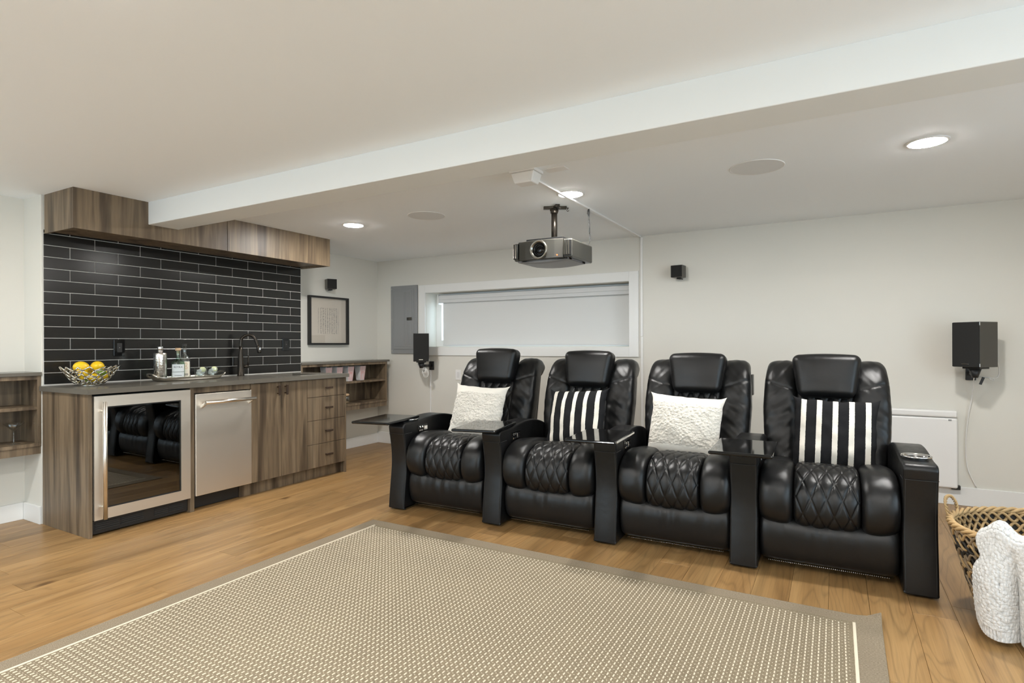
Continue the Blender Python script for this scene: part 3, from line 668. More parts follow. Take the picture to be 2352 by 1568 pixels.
# ================================================================ LEFT / BACK WALL THINGS
pc = thing('framed_print', 'black framed print of small ink marks above the right shelf', 'picture', (XN, 4.515, 1.20))
py0, py1, pz0, pz1, fd = 4.232, 4.797, 1.201, 1.733, .042
mk('frame', join(rbox(XN+.001, XN+fd, py0, py0+.022, pz0, pz1), rbox(XN+.001, XN+fd, py1-.022, py1, pz0, pz1), rbox(XN+.001, XN+fd, py0+.022, py1-.022, pz0, pz0+.02), rbox(XN+.001, XN+fd, py0+.022, py1-.022, pz1-.02, pz1)), 'frame', pc)
mk('paper', rbox(XN+.003, XN+.010, py0+.02, py1-.02, pz0+.018, pz1-.018, .001), 'paper', pc)
mv, mf = [], []
for cI in range(10):
    for rI in range(28):
        yy = 4.372+cI*.0315+random.uniform(-.003, .003); zz = 1.605-rI*.0103; L = random.uniform(.006, .015); sl = random.uniform(-.003, .003)+(.003 if cI == 5 else 0); wd = random.uniform(.0012, .0024)
        if cI in (0, 9): L = .004
        o = len(mv); mv += [(XN+.0106, yy, zz-wd), (XN+.0106, yy+L, zz-wd+sl), (XN+.0106, yy+L, zz+wd+sl), (XN+.0106, yy, zz+wd)]; mf.append((o, o+1, o+2, o+3))
        if random.random() < .35:
            o = len(mv); mv += [(XN+.0106, yy+L, zz-wd), (XN+.0106, yy+L+.002, zz-wd), (XN+.0106, yy+L+.002, zz+.006), (XN+.0106, yy+L, zz+.006)]; mf.append((o, o+1, o+2, o+3))
mk('ink_marks', (mv, mf), 'ink', pc)
mk('glazing', rbox(XN+.022, XN+.024, py0+.02, py1-.02, pz0+.018, pz1-.018, .0005), 'art_glass', pc)
def satellite(loc, rz, label, w=.105, h=.108, d=.10):
    t = thing('satellite_speaker', label, 'speaker', (0, 0, 0), group='small cube speakers high on the walls')
    mk('cabinet', rbox(-w/2, w/2, -d+.006, 0, -h/2, h/2, .003, 2), 'cabside', t); mk('grille', rbox(-w/2+.002, w/2-.002, -d, -d+.006, -h/2+.002, h/2-.002, .002), 'grille', t)
    mk('mount', join(rbox(-.02, .02, -.04, -.015, -h/2-.012, -h/2, .003), rbox(-.015, .015, -.03, .03, -h/2-.012, -h/2-.004, .002)), 'blackpl', t)
    t.location = loc; t.rotation_euler = (0, 0, rz); return t
satellite((-4.875, 4.515, 1.868), math.radians(62), 'small black cube speaker above the framed print')
satellite((-1.225, YB-.028, 1.852), math.radians(-8), 'small black cube speaker high on the back wall over the third recliner')
# electrical panel
ep = thing('breaker_panel', 'grey metal breaker panel on the back wall beside the window', 'electrical panel', (-4.475, YB, 1.09))
mk('cover', rbox(-4.676, -4.275, YB-.022, YB, 1.093, 1.903, .004, 2), 'greymetal', ep)
pdor = mk('panel_door', join(rbox(-4.632, -4.322, YB-.030, YB-.022, 1.145, 1.862, .004, 2)), 'greymetal', ep)
mk('raised_panel', rbox(-4.612, -4.345, YB-.034, YB-.030, 1.175, 1.842, .003), 'greymetal', pdor)
for q in range(5): mk('rib', rbox(-4.462+.022*q, -4.456+.022*q, YB-.0365, YB-.034, 1.20, 1.82, .001), 'greymetal', pdor)
mk('latch', rbox(-4.415, -4.342, YB-.042, YB-.034, 1.487, 1.523, .003), 'cabside', pdor); mk('latch_button', rbox(-4.405, -4.388, YB-.045, YB-.042, 1.495, 1.515, .001), 'blackpl', pdor)
for sx in (-4.655, -4.297):
    for sz in (1.125, 1.5, 1.87): mk('screw', lathe([(0, 0), (.006, 0), (.005, -.004), (0, -.005)], (sx, YB-.022, sz), 10, 'y'), 'chrome', ep)
def bookshelf(loc, rz, label):
    t = thing('bookshelf_speaker', label, 'speaker', (0, 0, 0), group='black bookshelf speakers on wall brackets')
    w, d, h = .172, .20, .312
    mk('cabinet', rbox(-w/2, w/2, .012, d, 0, h, .002), 'cabside', t); mk('grille', rbox(-w/2+.001, w/2-.001, 0, .011, .002, h-.002, .003), 'grille', t)
    mk('nameplate', rbox(-.025, .02, -.0012, 0, .018, .024, .0004), 'silver', t)
    mk('corner_clip', rbox(w/2-.004, w/2+.0012, .004, .012, h-.025, h-.003, .0005), 'chrome', t); mk('corner_clip', rbox(w/2-.004, w/2+.0012, .004, .012, .003, .025, .0005), 'chrome', t)
    t.location = loc; t.rotation_euler = (0, 0, rz); return t
aR = math.radians(-40); W2, D2 = .172, .2
c0 = Vector((.850, 4.93, 1.032)); fc = c0 + Vector((-math.cos(-aR), math.sin(-aR), 0))*W2/2
bookshelf(fc, aR, 'black bookshelf speaker on the wall beside the white heater')
aL = math.radians(38)
bookshelf((-3.985, 5.0, 1.012), aL, 'black bookshelf speaker on the wall between breaker panel and window')
def bracket(loc, rz, wallx, label):
    t = thing('speaker_bracket', label, 'bracket', (wallx, YB, .93), group='speaker wall brackets')
    x, y, z = loc
    g = xf(rbox(-.055, .055, -.045, .06, -.012, 0, .002), loc, (0, 0, rz)); mk('shelf_plate', g, 'blackpl', t)
    mk('neck', lathe([(.018, z-.075), (.022, z-.06), (.038, z-.012)], (x, y, 0), 16), 'blackpl', t, 'caps')
    mk('arm', tube([(x, y, z-.05), (wallx, YB-.02, z-.055)], .016, 10), 'blackpl', t, 'caps'); mk('wall_plate', rbox(wallx-.03, wallx+.03, YB-.022, YB, z-.105, z-.005, .004, 2), 'blackpl', t)
ctr = fc + Vector((-math.sin(aR), math.cos(aR), 0))*.1
bracket((ctr.x, ctr.y-.01, 1.031), aR, .865, 'black bracket under the right bookshelf speaker')
ctl = Vector((-3.985, 5.0, 0)) + Vector((-math.sin(aL), math.cos(aL), 0))*.1
bracket((ctl.x, ctl.y, 1.011), aL, -4.07, 'black bracket under the left bookshelf speaker')
# cables
mk('speaker_cable', tube(catmull([(.985, 5.13, 1.06), (1.0, 5.17, 1.03), (1.005, 5.19, .985), (.995, 5.19, .955), (.965, 5.17, .95), (.945, 5.15, .945), (.965, 5.15, .935), (.97, 5.15, .945), (.94, 5.16, .955), (.905, 5.18, .955), (.88, 5.2, .965), (.872, 5.22, .95), (.872, 5.25, .90), (.868, 5.28, .80), (.845, 5.295, .62), (.835, 5.297, .45), (.845, 5.297, .28), (.895, 5.298, .145)], 8), .0035, 6), 'cable', None, True, label='thin white cable hanging from the right bookshelf speaker to the baseboard', cat='cable')
mk('cable_tie', xf(rbox(-.008, .008, -.004, .004, -.055, .0, .001), (.915, 5.165, .955), (0, .35, 0)), 'blackpl', label='black strap tying the cable under the right bookshelf speaker', cat='strap')
lc = []
for q in range(5):
    rr = .022+.004*q; lc += [(-4.025+rr*math.cos(a+q), 5.10+.006*q+.01*math.sin(a), .915-.008*q+rr*1.3*math.sin(a+q)) for a in np.linspace(0, 2*math.pi, 10, endpoint=False)]
mk('speaker_cable', tube(catmull([(-4.13, 5.15, 1.04), (-4.11, 5.10, .985), (-4.08, 5.08, .95)]+lc+[(-4.06, 5.2, .93), (-4.085, 5.295, .95), (-4.09, 5.30, .92)], 4), .003, 6), 'cable', None, True, label='coiled white cable hanging under the left bookshelf speaker', cat='cable')
mk('cable_raceway', rbox(-4.098, -4.080, YB-.010, YB, .136, .96, .002), 'trim', label='slim white cable raceway below the left bookshelf speaker', cat='raceway')
cr = thing('cable_raceway', 'slim white cable raceway running from ceiling box down the back wall', 'raceway', (-1.59, YB, .136))
mk('ceiling_run', rbox(-1.617, -1.593, 3.01, YB, ZC-.014, ZC, .003), 'whitepl', cr); mk('wall_run', rbox(-1.602, -1.580, YB-.012, YB, 1.27, ZC-.014, .003), 'whitepl', cr); mk('wall_run', rbox(-1.600, -1.577, YB-.012, YB, .136, 1.268, .003), 'whitepl', cr)
jb = thing('junction_box', 'white cable box fixed to the ceiling beside the beam', 'cable box', (-1.58, 2.965, ZC-.085))
mk('box', deform(rbox(-1.655, -1.50, 2.91, 3.02, ZC-.080, ZC-.018, .008, 2), lambda x, y, z: (-1.5775+(x+1.5775)*(.74+.26*(z-ZC+.08)/.062), 2.965+(y-2.965)*(.8+.2*(z-ZC+.08)/.062), z)), 'whitepl', jb)
mk('base_plate', rbox(-1.66, -1.495, 2.905, 3.025, ZC-.018, ZC, .003), 'whitepl', jb)
mk('access_hatch', rbox(-1.475, -1.345, 2.985, 3.06, ZC-.005, ZC, .002), 'whitepl', label='flat white cover plate on the ceiling beside the beam', cat='cover plate')
ht = thing('panel_heater', 'white wall panel heater behind the fourth recliner', 'heater', (.34, YB, .125))
mk('front_panel', rbox(-.1, .782, YB-.062, YB-.006, .128, .645, .014, 3), 'whitepl', ht); mk('top_cap', rbox(-.1, .780, YB-.064, YB-.004, .648, .70, .014, 3), 'whitepl', ht)
mk('indicator', rbox(.725, .745, YB-.0655, YB-.063, .625, .637, .001), 'greymetal', ht); mk('foot', rbox(.745, .80, YB-.045, YB-.014, .118, .150, .004), 'blackpl', ht)
wo = thing('wall_outlet', 'white outlet low on the back wall behind the first recliner', 'outlet', (-3.70, YB, .80))
mk('cover_plate', rbox(-3.737, -3.665, YB-.007, YB, .80, .915, .002), 'whitepl', wo); mk('socket', rbox(-3.716, -3.686, YB-.010, YB-.007, .825, .89, .001), 'card', wo)
# ================================================================ CEILING THINGS
def downlight(x, y, label):
    t = thing('recessed_light', label, 'ceiling light', (x, y, ZC-.008), group='round recessed ceiling lights')
    mk('trim_ring', lathe([(.078, ZC), (.0955, ZC), (.095, ZC-.004), (.082, ZC-.0065), (.078, ZC-.004)], (x, y, 0), 40, cap=False), 'whitepl', t, True)
    mk('lens', lathe([(0, ZC-.011), (.05, ZC-.010), (.07, ZC-.0085), (.078, ZC-.004), (.078, ZC), (0, ZC)], (x, y, 0), 40), 'lens', t, label='glowing white lens')
downlight(-3.566, 3.566, 'glowing recessed light over the floor in front of the bar'); downlight(-1.56, 3.572, 'glowing recessed light behind the projector mount'); downlight(.41, 3.56, 'glowing recessed light over the fourth recliner')
downlight(-3.62, .72, 'recessed light on the near side of the beam towards the bar'); downlight(-1.72, .70, 'recessed light on the near side of the beam over the rug'); downlight(.41, .72, 'recessed light on the near side of the beam at the right')
downlight(-1.72, -1.4, 'unseen recessed light added over the front of the room by the added door'); downlight(.9, -1.4, 'unseen recessed light added over the front of the room at the right')  # out-of-view lamps, added for the room lighting
def cspk(x, y, r, label):
    t = thing('ceiling_speaker', label, 'ceiling speaker', (x, y, ZC-.006), group='round in-ceiling speakers')
    mk('bezel', lathe([(r-.006, ZC), (r, ZC), (r, ZC-.003), (r-.004, ZC-.005), (r-.006, ZC-.003)], (x, y, 0), 48, cap=False), 'whitepl', t, True); mk('grille', lathe([(0, ZC-.0042), (r-.006, ZC-.0036), (r-.006, ZC), (0, ZC)], (x, y, 0), 48), 'spkgrille', t)
cspk(-2.811, 3.599, .148, 'flush round ceiling speaker left of the projector'); cspk(-.391, 3.573, .148, 'flush round ceiling speaker right of the projector')
# projector
pj = thing('projector', 'dark grey home cinema projector hung under the ceiling mount', 'projector', (-1.80, 3.8, 1.79))
X0, X1, Y0, Y1, Z0, Z1 = -2.03, -1.572, 3.60, 4.0, 1.800, 1.930
def pjd(x, y, z): return (x, y + .0, z)
mk('shell', rbox(X0, X1, Y0+.02, Y1, Z0, Z1, .012, 3), 'proj', pj)
mk('front_plate', deform(rbox(X0+.042, X1-.062, Y0-.012, Y0+.03, Z0-.002, Z1+.004, .006, 2, 6), lambda x, y, z: (x, y+.035*((x+1.81)/.2)**2 if y < Y0+.01 else y, z)), 'proj', pj)
mk('belly', deform(rbox(X0+.03, X1-.03, Y0+.02, Y1-.06, Z0-.026, Z0+.004, .012, 2, 6), lambda x, y, z: (x, y, z+.016*((x+1.80)/.2)**2 if z < Z0-.01 else z)), 'projb', pj, True)
for (a, b) in ((X0+.002, X0+.038), (X1-.056, X1-.006)):
    v = mk('vent', rbox(a, b, Y0+.004, Y0+.03, Z0+.012, Z1-.008, .004), 'blackpl', pj)
    nn = int((b-a)/.0085)
    for q in range(nn): mk('fin', rbox(a+.004+q*.0085, a+.0075+q*.0085, Y0-.002, Y0+.005, Z0+.018, Z1-.014, .001), 'silver' if q % 2 == 0 else 'proj', v)
lx, lz = -1.805, 1.862
ln = mk('lens_ring', lathe([(.052, 3.60), (.064, 3.585), (.068, 3.570), (.064, 3.560), (.055, 3.562), (.048, 3.580), (.040, 3.595), (.036, 3.6)], (lx, 0, lz), 36, 'y', False), 'ringmetal', pj, True)
mk('lens_barrel', lathe([(.044, 3.588), (.040, 3.574), (.034, 3.578), (.030, 3.592)], (lx, 0, lz), 30, 'y', False), 'blackgl', ln, True); mk('lens_glass', lathe([(0, 3.580), (.012, 3.581), (.024, 3.585), (.033, 3.592)], (lx, 0, lz), 30, 'y', False), 'blackgl', ln, True)
mk('indicator_light', lathe([(0, 3.588), (.004, 3.588), (.004, 3.594), (0, 3.594)], (-1.672, 0, Z0+.018), 10, 'y'), 'redled', pj)
mk('indicator_light', lathe([(0, 3.588), (.0025, 3.588), (.0025, 3.594), (0, 3.594)], (-1.690, 0, Z0+.016), 8, 'y'), 'chrome', pj)
pm = thing('projector_mount', 'black ceiling bracket and pole carrying the projector', 'projector mount', (-1.81, 3.83, ZC-.3))
mk('pole', lathe([(.022, 1.96), (.022, ZC-.03)], (-1.805, 3.83, 0), 20), 'bronze', pm, 'caps')
mk('ceiling_bracket', join(xf(rbox(-.085, .085, -.016, .016, -.022, 0, .003), (-1.805, 3.845, ZC), (0, 0, .5)), xf(rbox(-.085, .085, -.016, .016, -.022, 0, .003), (-1.805, 3.845, ZC-.001), (0, 0, -.9)), rbox(-1.83, -1.78, 3.805, 3.855, ZC-.04, ZC-.015, .004)), 'bronze', pm)
mk('collar', lathe([(.026, ZC-.055), (.028, ZC-.05), (.028, ZC-.03), (.026, ZC-.025)], (-1.805, 3.83, 0), 18), 'bronze', pm, 'caps')
mk('cradle', join(rbox(-1.95, -1.66, 3.66, 3.95, 1.944, 1.958, .003), rbox(-1.86, -1.745, 3.77, 3.89, 1.956, 1.972, .003), *[rbox(a-.012, a+.012, b-.012, b+.012, 1.93, 1.946, .002) for a in (-1.93, -1.68) for b in (3.69, 3.92)]), 'blackpl', pm)
mk('power_cable', tube(catmull([(-1.60, 3.965, 1.925), (-1.585, 3.985, 1.97), (-1.59, 3.99, 2.03), (-1.594, 3.99, 2.12), (-1.602, 3.99, 2.18), (-1.597, 3.99, 2.212), (-1.592, 3.99, 2.18), (-1.596, 3.988, 2.11), (-1.59, 3.985, 2.02)], 8), .0032, 6), 'blackpl', None, True, label='looped black cable between the projector and the ceiling raceway', cat='cable')
for (hx, hy, lab) in ((-1.70, 3.93, 'tiny metal hook in the ceiling nearest the projector mount'), (-1.605+.0, 4.10, 'tiny blue and metal hook in the ceiling beside the raceway')):
    mk('ceiling_hook', join(lathe([(.008, ZC), (.008, ZC-.003), (.003, ZC-.004), (.003, ZC-.012)], (hx-.04, hy, 0), 10), tube([(hx-.04+.008*math.cos(a), hy, ZC-.018+.008*math.sin(a)) for a in np.linspace(1.6, 6.6, 10)], .002, 6)), 'bronze', None, 'caps', label=lab, cat='hook')
# ================================================================ RUG
RX0, RX1, RY0, RY1 = -2.753, .165, .62, 2.925
rg = thing('area_rug', 'large taupe and cream flat woven rug in front of the recliners', 'rug', ((RX0+RX1)/2, (RY0+RY1)/2, 0))
def curl(x, y, z):
    e = max(0, (x-(RX1-.09))/.09)*max(0, (y-(RY1-.09))/.09); return (x+.006*math.sin(y*2.3), y+.004*math.sin(x*2.1), z+.03*e*e)
mk('border', deform(grid(lambda u, v: (RX0+(RX1-RX0)*u, RY0+(RY1-RY0)*v, .0055), 120, 100), curl), 'rugb', rg)
mk('border_edge', deform(join(*[tube([(a[0]+(b[0]-a[0])*t, a[1]+(b[1]-a[1])*t, .003) for t in np.linspace(0, 1, 60)], .003, 6) for a, b in (((RX0, RY0), (RX1, RY0)), ((RX1, RY0), (RX1, RY1)), ((RX1, RY1), (RX0, RY1)), ((RX0, RY1), (RX0, RY0)))]), curl), 'rugb', rg)
IX0, IX1, IY0, IY1 = RX0+.098, RX1-.098, RY0+.085, RY1-.085
mk('field', grid(lambda u, v: (IX0+(IX1-IX0)*u, IY0+(IY1-IY0)*v, .0075), 60, 60), 'rug', rg)
for a in (IX0, IX1): mk('cream_line', rbox(a-.006, a+.006, IY0, IY1, .004, .0095, .002), 'cream', rg)
sv, sf = [], []; px_, py_ = .0228, .0255; j = 0; yy = IY0+.01
while yy < IY1-.012:
    xx = IX0+.02
    while xx < IX1-.014:
        L = .0072+rng.uniform(-.0006, .0006); w = .0028; x0 = xx+rng.uniform(-.0006, .0006); dx = .0005
        o = len(sv); z0, z1 = .0070, .0098
        sv += [(x0-w, yy-L, z0), (x0+w, yy-L, z0), (x0+w, yy+L, z0), (x0-w, yy+L, z0), (x0-w*.55, yy-L*.8, z1), (x0+w*.55, yy-L*.8, z1), (x0+w*.55, yy+L*.8, z1), (x0-w*.55, yy+L*.8, z1)]
        sf += [(o+4, o+5, o+6, o+7), (o, o+1, o+5, o+4), (o+1, o+2, o+6, o+5), (o+2, o+3, o+7, o+6), (o+3, o, o+4, o+7)]
        xd, yd, o = xx+px_*.5, yy+py_*.42, len(sv); sv += [(xd-.0016, yd-.0018, .0092), (xd+.0016, yd-.0018, .0092), (xd+.0016, yd+.0018, .0092), (xd-.0016, yd+.0018, .0092)]; sf.append((o, o+1, o+2, o+3))
        xx += px_
    yy += py_; j += 1
mk('cream_stitches', (sv, sf), 'cream', rg, kind='stuff')
rv, rf = [], []; yy = IY0+.01+py_/2
while yy < IY1-.012:     # dark weft ribs between the stitch rows
    o = len(rv); rv += [(IX0+.008, yy-.0022, .0072), (IX1-.008, yy-.0022, .0072), (IX1-.008, yy, .0088), (IX0+.008, yy, .0088), (IX1-.008, yy+.0022, .0072), (IX0+.008, yy+.0022, .0072)]
    rf += [(o, o+1, o+2, o+3), (o+3, o+2, o+4, o+5)]; yy += py_
mk('weft_ribs', (rv, rf), 'rugb', rg, kind='stuff')
# ================================================================ RECLINERS
def pad(path, x0, x1, thick, nu, nv, pe=3.0, end=.10, extra=None, dz=None, back=.03):
    """upholstered pad along a (y,z) path; bulges along the path normal, edges fold down"""
    P = np.array(path); D = np.concatenate([[0], np.cumsum(np.linalg.norm(np.diff(P, axis=0), axis=1))]); Lg = D[-1]
    def at(s):
        y = np.interp(s, D, P[:, 0]); z = np.interp(s, D, P[:, 1])
        e = .012; y2 = np.interp(min(s+e, Lg), D, P[:, 0]); z2 = np.interp(min(s+e, Lg), D, P[:, 1]); y1 = np.interp(max(s-e, 0), D, P[:, 0]); z1 = np.interp(max(s-e, 0), D, P[:, 1])
        t = np.array([y2-y1, z2-z1]); t /= np.linalg.norm(t)+1e-9; return y, z, t
    us = np.sin(np.linspace(-1, 1, nu)*math.pi/2); 
    vs = [.5+.5*w for w in np.sin(np.linspace(-1, 1, nv)*math.pi/2*.86)/math.sin(math.pi/2*.86)]
    V = []
    for v in vs:
        s = v*Lg; y, z, t = at(s); nrm = np.array([t[1], -t[0]])    # path runs back->front / top->down: normal outwards
        ev = min(1, min(v, 1-v)*Lg/end) if end else 1; ef = math.sqrt(max(0, 1-(1-ev)**2))
        for u in us:
            pf = (1-abs(u)**pe)**(1/2.2) if abs(u) < 1 else 0
            x = (x0+x1)/2+(x1-x0)/2*u
            h = thick*pf*ef - back*(1-pf*ef)**2
            if extra: h += extra(x, s, Lg, u)*pf
            yy, zz = y+nrm[0]*h, z+nrm[1]*h
            if dz: zz += dz(x, v)
            V.append((x, yy, zz))
    F = [(j*nu+i, j*nu+i+1, (j+1)*nu+i+1, (j+1)*nu+i) for j in range(nv-1) for i in range(nu-1)]
    return V, F
def quilt(wx, ws, depth=.0075, sig=.055):
    def f(x, s, L, u):
        a = x/wx+s/ws; b = x/wx-s/ws
        da, db = abs(a-round(a)), abs(b-round(b))
        puff = (math.sin(math.pi*min(da, .5))*math.sin(math.pi*min(db, .5)))**.38
        return depth*(puff-.5) - .0045*max(math.exp(-(da/sig)**2), math.exp(-(db/sig)**2))
    return f
def wob(x, s, seed=0): return math.sin(x*37+seed)*math.sin(s*21+seed*2)*.5+math.sin(x*71+s*53+seed)*.3
seat_path = catmull([(.70, .455), (.55, .480), (.38, .505), (.22, .520), (.125, .508), (.062, .468), (.036, .405), (.040, .345), (.070, .300), (.12, .285)], 7)
def lip(x, v): 
    k = max(0, min(1, (v-.55)/.3)); return -.028*k*(1-(x/.33)**2)
LEA = 'leather'
def recliner(label, right_arm, head_dz=0, head_tilt=0):
    t = thing('recliner', label, 'recliner', (0, 0, 0), group='row of black leather cinema recliners')
    if 'seat' not in RC:
        RC['seat'] = True
        G = RC
        G['quilt_seat'] = pad(seat_path, -.152, .152, .022, 112, 250, 7, .06, quilt(.0705, .141), lip)
        G['bol'] = [pad(seat_path, sx*.152 if sx > 0 else -.317, .317 if sx > 0 else -.152, .036, 26, 70, 2.8, .07, lambda x, s, L, u: .0022*wob(x, s, 3), lip) for sx in (-1, 1)]
        sk_path = catmull([(.115, .30), (.075, .275), (.052, .23), (.050, .16), (.062, .10), (.085, .065), (.13, .055)], 8)
        G['skirt'] = pad(sk_path, -.313, .313, .012, 90, 40, 10, .03, lambda x, s, L, u: .0042*math.exp(-((s-.09)/.09)**2)*(math.sin(x*58+.8*math.sin(x*17))*.6+math.sin(x*95+1)*.4)*(1-abs(x)/.5), lambda x, v: -.024*(1-(x/.33)**2)*max(0, 1-v*1.8))
        G['seat_base'] = rbox(-.315, .315, .13, .78, .07, .44, .02, 2)
        bq = catmull([(.845, .94), (.80, .84), (.765, .72), (.73, .60), (.70, .50), (.68, .43)], 7)
        G['quilt_back'] = pad(bq, -.168, .168, .020, 100, 130, 7, .05, quilt(.0705, .141))
        # back side bolsters: closed rolls swept upwards, rolling backwards at the top
        cp = catmull([(.715, .40), (.745, .50), (.775, .62), (.808, .75), (.845, .87), (.875, .945), (.915, .992), (.965, 1.005), (1.015, .985), (1.04, .95)], 14)
        bb = []
        for sx in (-1, 1):
            Q = np.array(cp); D = np.concatenate([[0], np.cumsum(np.linalg.norm(np.diff(Q, axis=0), axis=1))]); Lg = D[-1]; nV = len(Q); nU = 48; V = []
            for i in range(nV):
                a, b = Q[max(i-1, 0)], Q[min(i+1, nV-1)]; tt = (b-a)/np.linalg.norm(b-a); nrm = np.array([-tt[1], tt[0]])  # towards front/up
                s = D[i]; v = s/Lg
                xo = np.interp(v, [0, .12, .3, .5, .7, .85, 1], [.305, .325, .345, .352, .346, .334, .322]); xi = np.interp(v, [0, .5, .68, .8, 1], [.148, .148, .150, .150, .150])
                hx = (xo-xi)/2; xc = (xo+xi)/2; hn = np.interp(v, [0, .1, .3, .6, .85, 1], [.06, .076, .082, .084, .082, .07])
                ce = min(1, (Lg-s)/.045); ce = math.sqrt(max(.0, 1-(1-ce)**2)); cs = min(1, s/.03); cs = math.sqrt(max(0, 1-(1-cs)**2)); k_ = max(.02, ce*cs)
                for j in range(nU):
                    an = 2*math.pi*j/nU; cc, ss = math.cos(an), math.sin(an); e = 3.3
                    q = (abs(cc)**e+abs(ss)**e)**(-1/e)
                    n_ = hn*ss*q*k_; xx = xc+hx*cc*q*max(k_, .35)
                    if ss > 0: n_ += .0035*wob(xx*1.6, s*2.4, 1.7*sx)*k_ - .006*math.exp(-((s-.55+.32*(.33-abs(xx)))/.0045)**2)*k_ + .003*math.sin(s*70+xx*25)*math.exp(-((s-.34)/.12)**2)*k_
                    V.append((sx*xx, Q[i][0]+nrm[0]*n_, Q[i][1]+nrm[1]*n_))
            F = [(i*nU+j, i*nU+(j+1) % nU, (i+1)*nU+(j+1) % nU, (i+1)*nU+j) for i in range(nV-1) for j in range(nU)]
            F += [tuple(reversed(range(nU))), tuple(range((nV-1)*nU, nV*nU))]
            if sx > 0: F = [tuple(reversed(f)) for f in F]
            bb.append((V, [tuple(reversed(f)) for f in F]))
        G['bb'] = bb
        G['shell'] = deform(rbox(-.318, .318, -.07, .07, .09, .97, .03, 3, 8), lambda x, y, z: (x, y+.80+max(0, z-.35)*.22, z))
        def hd(x, y, z):
            f = (z+.132)/.264; wid = .78+.22*min(1, max(0, f))**.8
            bul = .018*(1-(x/.19)**2)*(1-(z/.14)**2) if y < 0 else 0
            crown = .010*(1-(x/.19)**2)*max(0, f-.5)*2
            return (x*wid, y-bul-.025*max(0, .3-f), z+crown)
        G['head'] = deform(rbox(-.194, .194, -.068, .068, -.132, .132, .044, 6, 12), hd)
        fr_ = [tuple(p) for p in catmull([(.004, .012), (.006, .06), (.014, .14), (.028, .25), (.036, .34), (.032, .43), (.018, .52), (.006, .585), (.006, .606), (.020, .624), (.05, .629), (.16, .632), (.30, .648), (.42, .655), (.54, .648), (.66, .622), (.76, .58), (.82, .53), (.846, .46)], 5)]
        prof = fr_ + [(.85, z) for z in np.linspace(.43, .02, 8)] + [(y, .012) for y in np.linspace(.84, .014, 12)]
        G['arm'] = extrude(prof, -.0705, .0705, .012, 3)
        G['armseam'] = join(tube([(x, .009 - (.002 if abs(x) < .055 else -.004), .553) for x in np.linspace(-.064, .064, 9)], .0016, 5), tube([(-.0712, y, .553+.02*(y-.01)) for y in np.linspace(.02, .10, 4)], .0016, 5), tube([(.0712, y, .553+.02*(y-.01)) for y in np.linspace(.02, .10, 4)], .0016, 5))
        G['edge'] = join(*[tube([(sx*.060, y-.0005, z) for y, z in catmull([(.004, .03), (.012, .13), (.028, .25), (.036, .34), (.032, .43), (.018, .52), (.008, .553)], 5)], .0011, 5) for sx in (-1, 1)])
        G['feet'] = join(*[lathe([(.012, 0), (.012, .016)], (a, b, 0), 10) for a in (-.04, .04) for b in (.05, .75)])
        G['cup'] = lathe([(.046, .634), (.066, .640), (.067, .645), (.062, .648), (.055, .644), (.050, .632), (.048, .628), (.0, .627)], (0, .16, 0), 32, cap=False)
        G['cupd'] = lathe([(0, .6285), (.05, .630)], (0, .16, 0), 28, cap=False)
        G['ctrl'] = rbox(.0695, .0745, .165, .295, .538, .600, .006, 2)
        G['rim'] = [(0, 0)]
        G['btn'] = [lathe([(0, .0745), (.009, .0745), (.009, .0785), (.006, .0805), (0, .0805)], (0, y, z), 14, 'x') for y, z in ((.195, .582), (.222, .582))] + [rbox(.0745, .079, .240, .282, .553, .587, .004, 2), rbox(.0745, .078, .185, .228, .550, .562, .003)]
        G['beads'] = join(*[xf(lathe([(0, -.0035), (.0035, 0), (0, .0035)], seg=5), (x, .078, .046)) for x in np.linspace(-.27, .27, 62)])
        G['rail'] = rbox(-.30, .30, .19, .76, .015, .068, .004)
        G['tray'] = rbox(-.150, .150, -.225, .225, -.009, .009, .0085, 3)
        G['pivot'] = join(lathe([(.024, -.03), (.024, -.009)], (.05, .12, 0), 18), rbox(-.02, .07, -.02, .15, -.016, -.009, .003))
        G['edgebar'] = rbox(.134, .1515, -.19, .21, -.0065, .0065, .003)
        G['pip'] = tube(catmull([(-.172, -.058, .118), (-.176, -.07, .06), (-.165, -.078, -.02), (-.148, -.075, -.10)], 6), .0022, 6)
        for k in list(G):
            pass
    G = RC
    def part(name, key, mat, g=None, smooth=True, parent=None, label=None, loc=(0, 0, 0), rot=(0, 0, 0)):
        g = g if g is not None else G[key]
        ck = ('mesh', key)
        if ck not in G:
            me = mesh_of(name, g); me.materials.append(M[mat])
            me.polygons.foreach_set('use_smooth', [bool(smooth) and (smooth != 'caps' or len(p.vertices) <= 4) for p in me.polygons]); G[ck] = me
        o = bpy.data.objects.new(name, G[ck]); COL.objects.link(o); o.parent = parent or t; o.location = loc; o.rotation_euler = rot
        if label: o['label'] = label
        return o
    part('seat_base', 'seat_base', 'blackpl', smooth=False)
    part('seat_panel', 'quilt_seat', LEA, label='diamond quilted leather seat panel')
    for k in (0, 1): part('seat_bolster', 'bol%d' % k, LEA, G['bol'][k])
    part('footrest', 'skirt', LEA); part('base_rail', 'rail', 'blackpl', smooth=False)
    part('bead_strip', 'beads', 'chrome', smooth=False, label='beaded silver strip under the footrest')
    part('back_panel', 'quilt_back', LEA, label='diamond quilted leather back panel')
    for k in (0, 1): part('back_bolster', 'bb%d' % k, LEA, G['bb'][k], smooth='caps')
    part('back_shell', 'shell', LEA)
    hdp = part('headrest', 'head', LEA, loc=(.008, .795+head_dz*.1, .990+head_dz), rot=(-.16+head_tilt, 0, 0))
